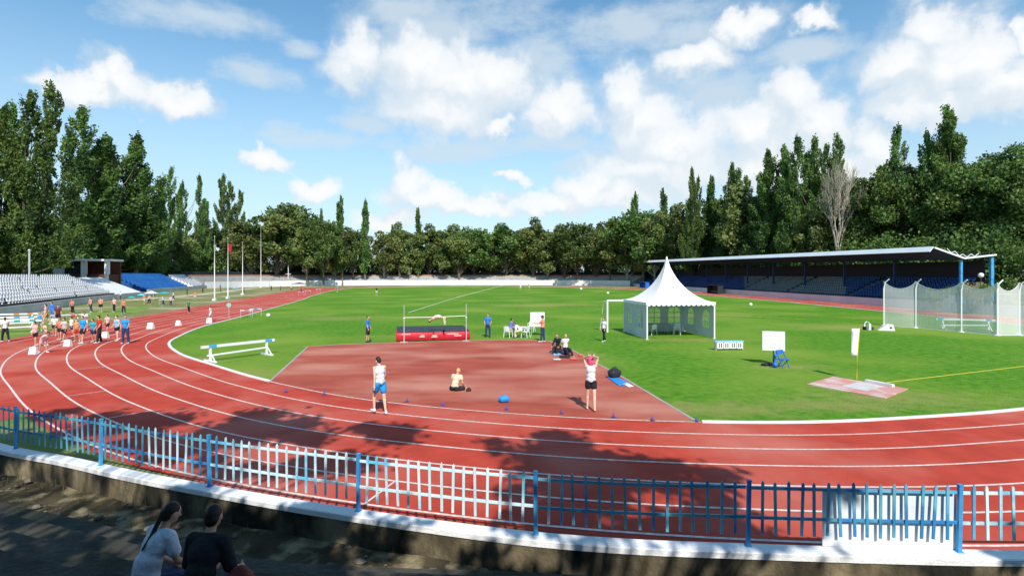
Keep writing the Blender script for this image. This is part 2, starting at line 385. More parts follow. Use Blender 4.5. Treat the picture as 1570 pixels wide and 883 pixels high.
# smooth normals so that the lane lines run evenly
for _ in range(12): IN = [(IN[i-1]+IN[i]*2+IN[(i+1)%len(IN)]).normalized() for i in range(len(IN))]
LW = 1.235
sd_dir = Vector((-.232, .973)).normalized(); sd_left = Vector((-sd_dir.y, sd_dir.x))
s0 = Vector((-24.0, 37.5))
SA, SB = s0-sd_dir*4, s0+sd_dir*150
track = MB()
tag(sheet('start_straight', [SA+sd_left*.5, SB+sd_left*.5, SB+sd_left*11.3, SA+sd_left*11.3], .006, M['track']), kind='structure')
tag(strip('running_track', offset(IC,IN,0.0), offset(IC,IN,6*LW+.22), .012, M['track'], True), kind='structure')
infield = sheet('infield_grass', [tuple(p) for p in offset(IC,IN,0.0)], .016, M['grass']); tag(infield, kind='structure')
ln = MB()
def lane_line(k, i0=None, i1=None):
    A, B = offset(IC,IN,k*LW-.035), offset(IC,IN,k*LW+.035); n = len(A); o = len(ln.v)
    ln.v += [(p.x,p.y,.018) for p in A]+[(p.x,p.y,.018) for p in B]
    ln.f += [(o+i, o+(i+1)%n, o+n+(i+1)%n, o+n+i) for i in range(n)]
for k in range(1, 7): lane_line(k)
for k in range(7, 9):
    a, b = s0+sd_left*(k*LW+.9), SB+sd_left*(k*LW+.9)
    o = len(ln.v); w = sd_left*.035
    ln.v += [(*(a-w), .018), (*(b-w), .018), (*(b+w), .018), (*(a+w), .018)]; ln.f.append((o, o+1, o+2, o+3))
def tick(px, py, k0, k1, w=.05):           # a thin mark across lanes at the place seen at (px, py)
    p = Vector(G(px, py)); i = min(range(len(IC)), key=lambda j: (offset([IC[j]],[IN[j]],(k0+k1)/2*LW)[0]-p).length)
    a, b = IC[i]+IN[i]*k0*LW, IC[i]+IN[i]*k1*LW; t = Vector((IN[i].y, -IN[i].x))*w/2; o = len(ln.v)
    ln.v.extend([(*(a-t), .0205), (*(b-t), .0205), (*(b+t), .0205), (*(a+t), .0205)]); ln.f.append((o, o+1, o+2, o+3))
for args in ((125,606,4.03,4.97),(148,563,3.03,3.97),(270,627,4.03,4.97),(170,536,2.03,2.97),(640,720,5.03,5.97)): tick(*args)
lm = ln.build('lane_lines', M['line']); tag(lm, kind='structure')
# high-jump apron
ap_px = [(412,586.5),(440,561),(472,531.5),(540,527.5),(640,524.5),(720,522.5),(800,521),(842,523),(872,534),(903,551),(950,576),(1000,606),(1066,645.5)]
ap = [Vector(G(*p)) for p in ap_px]
iA = min(range(len(IC)), key=lambda i: (IC[i]-ap[0]).length); iB = min(range(len(IC)), key=lambda i: (IC[i]-ap[-1]).length)
lo_, hi_ = min(iA,iB), max(iA,iB)
seg = [IC[i] for i in range(lo_, hi_+1)]
near = seg if (seg[0]-ap[-1]).length < (seg[-1]-ap[-1]).length else seg[::-1]
apron = sheet('jump_apron', [tuple(p) for p in ap+near[1:-1]], .021, M['apron']); tag(apron, kind='structure')
ed = MB()                                   # thin dry edge where the grass meets the apron
for a, b in zip(ap[:-1], ap[1:]): ed.bar((*a, .018), (*b, .018), .09, .02)
tag(ed.build('apron_edging', M['gray']), kind='structure')
# thin inner line across the apron and raised white kerb elsewhere
tag(strip('inner_line', offset(IC,IN,-.03)[lo_:hi_+1], offset(IC,IN,.04)[lo_:hi_+1], .026, M['line']), kind='structure')
kc = [IC[(hi_+i) % len(IC)] for i in range(len(IC)-(hi_-lo_)+1)]; kn = [IN[(hi_+i) % len(IC)] for i in range(len(IC)-(hi_-lo_)+1)]
kb = MB(); ribbon(kb, kc, kn, [(-.09,0.0),(-.09,.055),(-.07,.065),(.05,.065),(.07,.055),(.07,0.0)])
tag(kb.build('track_kerb', M['kerb']), kind='structure')
# yellow and orange sector tapes in the infield
tp = MB()
def tape(a, b, w=.07, z=.024):
    A, B = Vector(G(*a)), Vector(G(*b)); d = (B-A).normalized(); s = Vector((-d.y, d.x))*w/2; o = len(tp.v)
    tp.v += [(*(A-s),z),(*(B-s),z),(*(B+s),z),(*(A+s),z)]; tp.f.append((o,o+1,o+2,o+3))
for a_, b_, w_, m_, l_ in (((1360,587),(1680,549),.10,'yellow','yellow tape running right from the throwing circle slab'),((1094,482.5),(1236,490),.14,'yellow','yellow tape on the grass right of the tent'),((1130,474),(1330,490),.08,'orange','thin orange tape on the grass in front of the covered stand')):
    tp = MB(); tape(a_, b_, w_); tag(tp.build('sector_tape', M[m_]), l_, 'tape')
tp = MB(); tape((626,479.5),(700,456),.16); tape((700,456),(772,437.5),.3); tag(tp.build('pitch_line', M['line']), kind='structure')
# red/pale run-off strips in front of the left stands
path = [G(190,461), G(300,452), G(400,441), G(470,437)]
pc = spline(path, False, 3); pn = normals(pc, False)
tag(strip('sandy_path', offset(pc,pn,-1.3), offset(pc,pn,1.6), .008, mat('sandy_path',(.55,.49,.36),(.45,.40,.28),.5,.9)), kind='structure')
tag(sheet('verge_grass', [G(-80,512),G(0,505),G(80,492),G(150,476),G(240,468),G(215,478),G(130,492),G(70,506),G(0,525),G(-80,540)], .004,
      mat('verge_grass',(.10,.22,.02),(.25,.28,.06),.5,.9,.6,8,detail=7)), kind='structure')

tag(sheet('start_straight', [G(-120,533),G(0,527),G(75,526),G(45,585),G(26,600),G(30,640),G(-20,650),G(-70,625),G(-140,590)], .008, M['track']), kind='structure')
# ============================================================ far bend: white hoarding and concrete terrace
wc_pts = [(-101,176),(-96,196),(-80,216),(-50,229),(-10,233),(22,227),(37,217),(45,204)]
WC = spline(wc_pts, False, 2.5); WN = normals(WC, False)
mid = Vector((0,150))
if WN[10].dot(WC[10]-mid) < 0: WN = [-n for n in WN]
mb = MB(); ribbon(mb, WC, WN, [(0,0),(0,2.15),(.12,2.15),(.12,0)])
hoard = mb.build('perimeter_wall', M['white']); tag(hoard, 'long low white wall curving round the far end of the stadium', 'wall')
tr = empty('far_terrace', (0,0,0), 0, 'low grey concrete terrace behind the white wall at the far bend', 'terrace')
mb = MB()
prof = [(1.2,0)]
for k in range(6): prof += [(1.2+k*1.0, 1.9+k*.42), (2.2+k*1.0, 1.9+k*.42)]
prof += [(7.6, 1.9+5*.42), (7.6, 0)]
ribbon(mb, WC, WN, prof); mb.build('terrace_steps', M['gray'], tr)
mb = MB(); ribbon(mb, WC, WN, [(7.2,4.02),(7.2,4.5),(7.42,4.5),(7.42,4.02)]); mb.build('parapet', mat('rust_edge',(.34,.17,.10),(.25,.15,.10),.3,.8), tr)
mb = MB(); ribbon(mb, WC, WN, [(9.5,0),(9.5,5.6),(9.6,5.6),(9.6,0)])
tag(mb.build('boundary_fence', mat('dark_fence',(.015,.02,.03),(.03,.04,.05),.1,.8)), 'dark boundary fence in front of the trees behind the far terrace', 'fence')

# ============================================================ left stands
front = [G(-160,520), G(-40,492), G(60,477), G(120,467.5), G(190,458), G(235,453.5), (-87,128), (-97.5,163), (-106,200)]
FC = spline(front, False, 1.0); FN = normals(FC, False)
if FN[0].x > 0: FN = [-n for n in FN]
L = [0]
for i in range(1, len(FC)): L.append(L[-1]+(FC[i]-FC[i-1]).length)
def fr_at(px):                              # index of the front line seen at image column px
    return min(range(len(FC)), key=lambda i: abs((FC[i].x/FC[i].y)*FPX+785-px))
def stand(px0, px1, name, label, seat_m, base_z, rows, rise, tread, slope_tail=0, walls=True, seat_w=.5, bandz=None):
    i0, i1 = fr_at(px0), fr_at(px1)
    C_, N_ = FC[i0:i1+1], FN[i0:i1+1]
    root = empty(name, (0,0,0), 0, label, 'grandstand')
    prof = [(1.2, 0)]
    for r in range(rows): prof += [(1.2+r*tread, base_z+r*rise), (1.2+(r+1)*tread, base_z+r*rise)]
    prof += [(1.2+rows*tread+.3, base_z+(rows-1)*rise), (1.2+rows*tread+.3, 0)]
    mb = MB(); ribbon(mb, C_, N_, prof); mb.build('terrace', M['treads'] if px0 < 200 else (M['seatshade'] if px0 < 300 else seat_m), root)
    seats = []
    Ls = L[i0:i1+1]
    for r in range(rows):
        d = 1.2+(r+.55)*tread; z = base_z+r*rise
        s = Ls[0]+.5+.2*random.random()
        while s < Ls[-1]-.4:
            j = min(range(len(Ls)), key=lambda q: abs(Ls[q]-s))
            j = min(max(j, 0), len(Ls)-2)
            t = (s-Ls[j])/max(1e-6, Ls[j+1]-Ls[j]); p = C_[j].lerp(C_[j+1], t)+N_[j]*d
            seats.append((p.x, p.y, z, math.atan2(N_[j].y, N_[j].x)-PI/2)); s += seat_w
    return root, seats
def seat_geo():
    g = MB()
    g.box(-.21,.21,-.2,.2,.26,.34); g.box(-.21,.21,.17,.22,.34,.64); g.box(-.05,.05,-.05,.12,0,.30)
    return g
SG = seat_geo()
def seat_mesh(m):
    me = bpy.data.meshes.new('seat'); me.from_pydata(SG.v, [], SG.f); me.materials.append(m); return me
def place_seats(root, seats, m, cap=100, keep=1.0):
    seats = [s for s in seats if random.random() < keep]
    vis = [s for s in seats if s[1] > 5 and abs(s[0]/s[1]*FPX) < 800]
    vis.sort(key=lambda s: s[0]**2+s[1]**2)
    if len(vis) <= cap: singles, rest = vis, []
    else: singles, rest = vis[:cap], vis[cap:]
    me = seat_mesh(m)
    for (x,y,z,a) in singles:
        o = bpy.data.objects.new('seat', me); col.objects.link(o); o.parent = root; o.location = (x,y,z); o.rotation_euler = (0,0,a)
    if rest:
        mb = MB()
        for (x,y,z,a) in rest: mb.add(SG.v, SG.f, Matrix.Translation((x,y,z)) @ Matrix.Rotation(a,4,'Z'))
        o = mb.build('seat', m, root); o['kind'] = 'stuff'
r1, s1 = stand(-30, 186, 'white_stand', 'curved open stand with rows of white seats at the left edge', M['seatwhite'], 1.15, 8, .40, .85, seat_w=.80)
place_seats(r1, s1, M['seatwhite'], keep=.97)
r2, s2 = stand(233, 298, 'blue_stand', 'open stand with rows of blue seats between the two white ones', M['seatblue'], .9, 9, .42, .85, seat_w=.7)
place_seats(r2, s2, M['seatblue'])
r3, s3 = stand(302, 348, 'white_stand', 'far open stand of white seats behind the flagpoles', M['seatwhite'], 1.0, 8, .42, .9)
place_seats(r3, s3, M['seatwhite'])
# grey front wall below the stands
i0, i1 = 0, fr_at(330)
mb = MB(); ribbon(mb, FC[i0:i1], FN[i0:i1], [(0,0),(0,1.0),(.2,1.0),(.2,0)])
tag(mb.build('low_wall', mat('pale_grey_wall',(.66,.65,.64),(.54,.53,.52),.4,.9)), 'pale grey wall at the foot of the left stands', 'wall')
# white-painted ramp between the white and the blue seats
ia, ib = fr_at(190), fr_at(229)
mb = MB(); ribbon(mb, FC[ia:ib+1], FN[ia:ib+1], [(1.2,0),(1.2,.8),(8.6,4.0),(8.6,0)])
tag(mb.build('stair_ramp', M['white']), 'white stair ramp between the white and the blue seats', 'stairs')

# small white pavilion behind the left stand
D = 112.0
x0, x1 = at(97, D)[0], at(172, D)[0]
pav = empty('pavilion', ((x0+x1)/2, D, 0), R(12), 'small white flat roofed pavilion with a dark open front above the white seats', 'building')
w = (x1-x0)/2
mb = MB(); mb.box(-w-.3, w+.3, -2.6, 2.8, 7.35, 7.75); mb.build('roof', M['white'], pav)
mb = MB(); mb.box(-w,-w+1.5,-2,2.4,0,7.348); mb.box(w-5.4,w-4.4,-2,-1.5,0,7.348); mb.box(w-1.1,w-.3,-2,-1.5,0,7.348); mb.build('column', M['white'], pav)
mb = MB(); mb.box(-w+1.5,w,2.0,2.4,0,7.348); mb.box(-w+1.5,w-.2,-1.9,2,0,4.6); mb.build('wall', M['woodbrown'], pav)
mb = MB(); mb.box(-w+1.6,w-5.5,-1.2,-1.1,4.7,7.2); mb.build('window', M['dark'], pav)

# ============================================================ covered grandstand on the right
gA, gB = Vector((55.2, 70.0)), Vector((47.6, 210.0))
zA, zB = 7.95, 9.5
gd = (gB-gA).normalized(); gn = Vector((gd.y, -gd.x))
if gn.x < 0: gn = -gn
GL = (gB-gA).length
gs = empty('covered_grandstand', (0,0,0), 0, 'long covered grandstand with a white edged roof and dark interior on the right', 'grandstand')
def gp(s, d, z): p = gA+gd*s+gn*d; return (p.x, p.y, z)
def rz(s): return zA+(zB-zA)*s/GL
mb = MB()
# roof: slopes down from the front edge to the valley over the posts, then up to the back
secs = [(-.0, 0), (4.1, -1.42), (8.5, -.95)]
vs = []; fs = []
for s in (0, GL):
    for (d, dz) in secs: vs.append(gp(s, d, rz(s)+dz-.02))
    for (d, dz) in secs: vs.append(gp(s, d, rz(s)+dz+.18))
fs = [(0,1,7,6),(1,2,8,7),(3,9,10,4),(4,10,11,5),(0,3,4,1),(1,4,5,2),(6,7,10,9),(7,8,11,10),(0,6,9,3),(2,5,11,8)]
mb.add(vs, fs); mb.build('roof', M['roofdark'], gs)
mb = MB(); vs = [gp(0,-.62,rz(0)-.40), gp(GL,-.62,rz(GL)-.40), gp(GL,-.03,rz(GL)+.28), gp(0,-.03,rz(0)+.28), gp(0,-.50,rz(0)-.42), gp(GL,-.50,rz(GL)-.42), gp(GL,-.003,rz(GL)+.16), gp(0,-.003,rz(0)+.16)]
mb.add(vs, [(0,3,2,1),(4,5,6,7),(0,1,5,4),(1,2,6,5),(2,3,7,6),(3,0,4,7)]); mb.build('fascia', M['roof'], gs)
mb = MB()
mb.bar(gp(-.12,0,rz(0)+.12), gp(-.12,4.1,rz(0)-1.27), .14, .20); mb.bar(gp(-.12,4.1,rz(0)-1.27), gp(-.12,8.5,rz(0)-.8), .14, .20)
zig = []
for k in range(9):
    d = 1.7+k*.55; base = (0.12+(-1.39)*d/4.1) if d < 4.1 else (-1.27+(d-4.1)*.47/4.4)
    zig.append(gp(-.12, d, rz(0)+base+(.10 if k % 2 else .48)))
for a, b in zip(zig[:-1], zig[1:]): mb.bar(a, b, .06, .06)
mb.build('truss', M['white'], gs)
posts_s = [0.4+k*11.4 for k in range(13)]
for s in posts_s:
    if s > GL: break
    mb = MB(); mb.bar(gp(s,4.1,0), gp(s,4.1,rz(s)-1.46), .28, .28); mb.build('post', M['post'] if s < 1 else M['postshade'], gs)  # inner posts have the roof shade put into their colour
for s in (0.3,):
    mb = MB(); mb.bar(gp(s,8.25,0), gp(s,8.25,rz(s)-1.03), .36, .36); mb.build('post', M['post'], gs)
prof = [(1.2,0)]
NR = 7
for r in range(NR): prof += [(1.2+r*.92, 1.0+r*.42), (1.2+(r+1)*.92, 1.0+r*.42)]
prof += [(1.2+NR*.92+.2, 1.0+(NR-1)*.42), (1.2+NR*.92+.2, 0)]
SC = [gA+gd*s for s in np.linspace(1, GL-1, 60)]; SN = [gn]*60
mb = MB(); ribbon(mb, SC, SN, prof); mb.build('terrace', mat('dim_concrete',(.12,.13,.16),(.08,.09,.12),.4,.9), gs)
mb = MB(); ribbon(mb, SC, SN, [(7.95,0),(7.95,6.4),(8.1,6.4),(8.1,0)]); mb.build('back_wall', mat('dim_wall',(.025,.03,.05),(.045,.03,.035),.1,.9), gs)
gseat = {'w': [], 'b': []}
sa = math.atan2(gn.y, gn.x)-PI/2
for r in range(NR):
    s = 2.0
    while s < GL-2:
        p = gA+gd*s+gn*(1.2+(r+.55)*.92)
        pxx = 785+FPX*p.x/p.y
        wh = (1140 < pxx < 1295)
        if not (abs((s % 18)-0.5) < .5): gseat['w' if wh else 'b'].append((p.x, p.y, 1.0+r*.42, sa))
        s += .62
place_seats(gs, gseat['b'], M['seatshade'], 50)  # blue seats with the roof shade put into their colour
place_seats(gs, gseat['w'], M['seatgrey'], 49)
# low barrier boards along the front of the stand
mb = MB(); ribbon(mb, [gA+gd*s for s in np.linspace(-34, 134, 60)], [gn]*60, [(-1.7,0),(-1.7,1.1),(-1.55,1.1),(-1.55,0)])
tag(mb.build('barrier_wall', mat('pale_board',(.56,.58,.62),(.48,.50,.54),.3,.7)), 'pale low barrier wall between the back straight and the covered grandstand', 'wall')
def shelter(s, ln_, m, label):
    t = empty('dugout', gp(s,-2.6,0), math.atan2(gd.y, gd.x), label, 'dugout')
    a = MB(); a.box(0,ln_,.0,1.2,0,.08); a.box(0,ln_,-.1,-.02,0,1.9); a.box(0,.08,0,1.2,.08,1.9); a.box(ln_-.08,ln_,0,1.2,.08,1.9); a.build('shell', m, t)
    a = MB(); a.box(-.1,ln_+.1,-.2,1.4,1.902,2.0); a.build('roof', m, t)
    a = MB(); a.box(.2,ln_-.2,.05,.4,.45,.5); a.build('bench', M['white'], t)
shelter(56, 6, M['dark'], 'dark team shelter in front of the white seats of the covered grandstand')
shelter(112, 7, M['blue'], 'bright blue team shelter just right of the tent roof')

# ============================================================ near wall, fence, terrace
cp = [(-26,20.5),(-19,16.2)]+[G(x, y, .6) for x, y in ((0,685),(100,704),(200,726),(340,752),(480,776),(650,801),(820,822),(980,834),(1150,840.5),(1350,847),(1570,851))]+[(11,7.6),(18,9.2),(26,12.5)]
CC = spline(cp, False, .35); CN = normals(CC, False)
if CN[len(CN)//2].y > 0: CN = [-n for n in CN]     # towards the camera
nw = empty('low_wall', (0,0,0), 0, 'weathered low stone wall with a white painted top below the blue fence', 'wall')
mb = MB(); ribbon(mb, CC, CN, [(-.10,0),(-.10,.50),(.09,.50),(.09,0)]); mb.build('wall_face', M['wallface'], nw)
mb = MB(); ribbon(mb, CC, CN, [(-.17,.503),(-.17,.585),(-.155,.6),(.10,.6),(.115,.585),(.115,.503)]); mb.build('coping', M['coping'], nw)
CL = [0]
for i in range(1, len(CC)): CL.append(CL[-1]+(CC[i]-CC[i-1]).length)
def cat_px(px):
    return min(range(len(CC)), key=lambda i: abs(CC[i].x/CC[i].y*FPX+785-px))
def pt_s(s, d=-.08):
    j = min(max(np.searchsorted(CL, s)-1, 0), len(CC)-2); t = (s-CL[j])/(CL[j+1]-CL[j])
    p = CC[j].lerp(CC[j+1], t)+CN[j]*d; dd = (CC[j+1]-CC[j]).normalized()
    return p, dd
fn = empty('picket_fence', (0,0,0), 0, 'blue and white metal picket fence standing on the white topped low wall', 'fence')
post_px = [15,152,322,542,820,1150,1480]
ps = [CL[cat_px(p)] for p in post_px]; ps = [ps[0]-3.25]+ps+[ps[-1]+3.0, ps[-1]+6.0]
pk = []
for i, s in enumerate(ps):
    p, d = pt_s(s); b = MB(); a = math.atan2(d.y, d.x); m4 = Matrix.Translation((p.x,p.y,.6)) @ Matrix.Rotation(a,4,'Z') @ Matrix.Rotation(R(random.uniform(-1.2,1.2)),4,'Y')
    b.box(-.026,.026,-.026,.026,0,.945,m4); b.box(-.031,.031,-.031,.031,.946,.962,m4); b.box(-.045,.045,-.045,.045,0,.012,m4); b.build('post', M['post'], fn)
for a_, b_ in zip(ps[:-1], ps[1:]):
    tilt = random.uniform(-.02,.02)
    for zz in (1.02, 1.45):
        b = MB(); q = [pt_s(a_+.035+(b_-a_-.07)*t, -.075)[0] for t in np.linspace(0,1,9)]
        for u, (p1, p2) in enumerate(zip(q[:-1], q[1:])): b.bar((p1.x,p1.y,zz+tilt*(u/8-.5)), (p2.x,p2.y,zz+tilt*((u+1)/8-.5)), .022, .042)
        rp = pt_s((a_+b_)/2)[0]; rpx = rp.x/rp.y*FPX+785; b.build('rail', M['picketlit'] if (330 < rpx < 840 or rpx > 1490) else M['picket'], fn)
    n = 15
    for k in range(1, n+1):
        s = a_+(b_-a_)*k/(n+1)+random.uniform(-.012,.012); p, d = pt_s(s, -.048); pk.append((s, p, math.atan2(d.y, d.x)))
pk = [(s,p,a) for (s,p,a) in pk if abs(p.x/p.y*FPX) < 830]
pk.sort(key=lambda t: t[1].length)
def picket(mb, p, a):
    m4 = Matrix.Translation((p.x,p.y,.79+random.uniform(-.012,.012))) @ Matrix.Rotation(a,4,'Z') @ Matrix.Rotation(R(random.gauss(0,1.1)),4,'Y') @ Matrix.Rotation(R(random.gauss(0,.8)),4,'X')
    mb.box(-.020,.020,-.008,.008,0,.74,m4)
    mb.add([(-.020,-.008,.74),(.020,-.008,.74),(.020,.008,.74),(-.020,.008,.74),(0,-.008,.775),(0,.008,.775)], [(0,1,4),(1,2,5,4),(2,3,5),(3,0,4,5)], m4)
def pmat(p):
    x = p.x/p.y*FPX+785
    return M['picketlit'] if (222 < x < 288 or 338 < x < 846 or 1500 < x) else M['picket']  # sunlit and shaded stretches of the fence are put into the colour
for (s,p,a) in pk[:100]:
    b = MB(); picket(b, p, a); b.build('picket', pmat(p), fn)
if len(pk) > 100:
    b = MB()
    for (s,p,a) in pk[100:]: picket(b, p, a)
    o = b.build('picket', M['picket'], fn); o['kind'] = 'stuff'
# white board fixed behind the pickets
sA, sB = CL[cat_px(1262)], CL[cat_px(1476)]
b = MB()
q = [pt_s(sA+(sB-sA)*t, -.135)[0] for t in np.linspace(0,1,9)]
for i, (p1, p2) in enumerate(zip(q[:-1], q[1:])): b.bar((p1.x,p1.y,1.03), (p2.x,p2.y,1.03), .012, .84)
tag(b.build('board', mat('white_board',(.80,.82,.84),(.70,.73,.76),1.5,.5)), 'blank white board leaning behind the blue pickets at the right', 'board')
# thin pipe across two lanes (hurdle bar lying behind the fence)
# terrace ground in front of the wall and concrete steps rising towards the camera
def noise2(x, y): return math.sin(x*1.7+y*.9)*math.cos(y*2.3-x*.7)
gm = bpy.data.meshes.new('near_bank'); vs = []; fs = []
DN = [.15+.12*k for k in range(20)]
idx = list(range(0, len(CC), 1))
for i in idx:
    for d in DN:
        p = CC[i]+CN[i]*d
        bank = .05+.06*math.exp(-(d-.15)*2.2)+.28*max(0,min(1,(d-.7)/.9))*0.6+.035*noise2(p.x*1.6, p.y*1.6)+.03*random.random()
        vs.append((p.x, p.y, bank))
k = len(DN)
for i in range(len(idx)-1):
    for j in range(k-1): fs.append((i*k+j, (i+1)*k+j, (i+1)*k+j+1, i*k+j+1))
gm.from_pydata(vs, [], fs); gm.update()
if sum(p.normal.z for p in gm.polygons) < 0: gm.flip_normals()
gm.polygons.foreach_set('use_smooth', [True]*len(gm.polygons))
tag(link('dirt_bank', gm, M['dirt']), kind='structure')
steps = empty('concrete_terrace', (0,0,0), 0, 'old concrete terrace steps in tree shade where two spectators sit', 'steps')
edge0, z0 = 1.75, .22
lev = []
for k in range(8):
    d0 = edge0+k*.80; zt = .56+.37*k
    C2 = offset(CC, CN, d0)
    ok = [i for i in range(len(C2)) if True]
    lev.append((d0, zt))
# the steps follow straight chords so that the offset curve never folds
dirv = (Vector(G(700,806,.6))-Vector(G(60,697,.6))).normalized()
base = Vector(G(250,736,.6)); nn = Vector((dirv.y, -dirv.x))
if nn.y > 0: nn = -nn
dirr = Vector((1, .0)); 
for k in range(9):
    d0 = 1.55+k*.80; zt = .56+.37*k
    pts = []
    for i in range(0, 41):
        t = -9+i*.8
        # bend: left part parallel to the wall's left chord, right part to its right chord
        p = base+dirv*t+nn*d0 if t < 4.2 else base+dirv*4.2+nn*d0+Vector((t-4.2, -(t-4.2)*.07))
        pts.append(p)
    Nn_ = normals(pts, False)
    if Nn_[5].dot(nn) < 0: Nn_ = [-q for q in Nn_]
    for _ in range(4): Nn_ = [(Nn_[max(i-1,0)]+Nn_[i]+Nn_[min(i+1,len(Nn_)-1)]).normalized() for i in range(len(Nn_))]
    mb = MB()
    vsn = []
    for i, p in enumerate(pts):
        jz = .012*noise2(p.x*2, p.y*2); je = .018*noise2(p.x*5+k, p.y*4)
        for (d, z) in [(je,-.1),(je,zt-.02+jz),(je+.02,zt+jz),(.9,zt+jz*.5),(.9,-.1)]:
            q = p+Nn_[i]*d; vsn.append((q.x,q.y,z))
    fsn = []
    for i in range(len(pts)-1):
        for q in range(5): fsn.append((i*5+q, i*5+(q+1)%5, (i+1)*5+(q+1)%5, (i+1)*5+q))
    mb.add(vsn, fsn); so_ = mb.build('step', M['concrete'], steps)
# rubble and weeds in front of the wall
rb = MB()
for _ in range(420):
    i = random.randrange(20, len(CC)-8); d = random.uniform(.2, 1.75); p = CC[i]+CN[i]*d; r = random.choice((.02,.03,.04,.07))*random.uniform(.6,1.3)
    rb.ball((p.x, p.y, .08+.06*math.exp(-(d-.15)*2.2)+.17*max(0,min(1,(d-.7)/.9))+r*.3), (r*random.uniform(.8,1.5), r, r*.6), 6, 4)
tag(rb.build('rubble', mat('rubble',(.20,.18,.14),(.10,.09,.07),6,.9,.6,20)), 'loose stones and rubble lying at the foot of the low wall', 'rubble', kind='stuff')
wv_, wf_ = [], []
for _ in range(260):
    i = random.randrange(20, len(CC)-8); cl = math.sin(i*.13)+math.sin(i*.041+1)
    if cl < .1: continue
    d = random.uniform(.17, .6) if random.random() < .7 else random.uniform(.6, 1.7)
    p = CC[i]+CN[i]*d
    for b_ in range(5):
        a = random.uniform(0, 2*PI); h = random.uniform(.05, .17); w2 = .008; t = Vector((math.cos(a), math.sin(a)))
        o = len(wv_); q = p+Vector((random.gauss(0,.03), random.gauss(0,.03))); s_ = Vector((-t.y, t.x))*w2
        wv_ += [(q.x-s_.x,q.y-s_.y,.07),(q.x+s_.x,q.y+s_.y,.07),(q.x+t.x*h*.5,q.y+t.y*h*.5,.12+h*1.3)]; wf_.append((o,o+1,o+2))
wm_ = bpy.data.meshes.new('weeds'); wm_.from_pydata(wv_, [], wf_)
tag(link('weeds', wm_, mat('dry_weeds',(.11,.10,.035),(.05,.07,.02),6,.8)), 'dry weeds and grass growing along the foot of the low wall', 'weeds', kind='stuff')
# ============================================================ trees
def leaf_mesh(name, C, S, m, aspect=1.0, up=None):
    n = len(C)
    a = rng.normal(size=(n,3)); 
    if up is not None: a[:,2] *= up
    a /= np.linalg.norm(a,axis=1)[:,None]
    b = rng.normal(size=(n,3)); b -= (b*a).sum(1)[:,None]*a; b /= np.linalg.norm(b,axis=1)[:,None]
    u = a*(S*.5*aspect)[:,None]; v = b*(S*.5)[:,None]
    P = np.stack([C-u, C-v*.8, C+u, C+v*.8], 1).reshape(-1,3)     # leaf-shaped lozenges
    me = bpy.data.meshes.new(name); me.vertices.add(n*4); me.vertices.foreach_set('co', P.astype(np.float32).ravel())
    me.loops.add(n*4); me.loops.foreach_set('vertex_index', np.arange(n*4, dtype=np.int32))
    me.polygons.add(n); me.polygons.foreach_set('loop_start', np.arange(0,n*4,4,dtype=np.int32)); me.polygons.foreach_set('loop_total', np.full(n,4,dtype=np.int32))
    me.update(calc_edges=True); me.validate(); me.materials.append(m)
    return me
def ell_pts(c, r, n, shell=.55, tilt=None):
    d = rng.normal(size=(n,3)); d /= np.linalg.norm(d,axis=1)[:,None]
    q = d*(shell+(1-shell)*rng.random(n)**.6)[:,None]*np.array(r)
    q *= (1+.16*rng.normal(size=(n,1)))
    if tilt is not None: q = q @ np.array(tilt).T
    return q+np.array(c)
def trunk_mesh(name, H, r, m, branches, lean=0):
    mb = MB(); k = 7
    pts = [(math.sin(i*1.3)*H*.006*i+lean*i, math.cos(i*1.7)*H*.005*i, H*i/(k-1)) for i in range(k)]
    mb.tube(pts, [r*(1.25 if i==0 else 1-.82*i/(k-1)) for i in range(k)], 8)
    for (z0, tip, rr) in branches:
        b = Vector((0,0,z0)); t = Vector(tip); mid_ = b.lerp(t,.5)+Vector((0,0,(t.z-b.z)*-.12))
        mb.tube([b, mid_, t], [rr, rr*.65, rr*.2], 5, False)
    me = bpy.data.meshes.new(name); me.from_pydata(mb.v, [], mb.f); me.polygons.foreach_set('use_smooth', [True]*len(me.polygons)); me.materials.append(m)
    return me
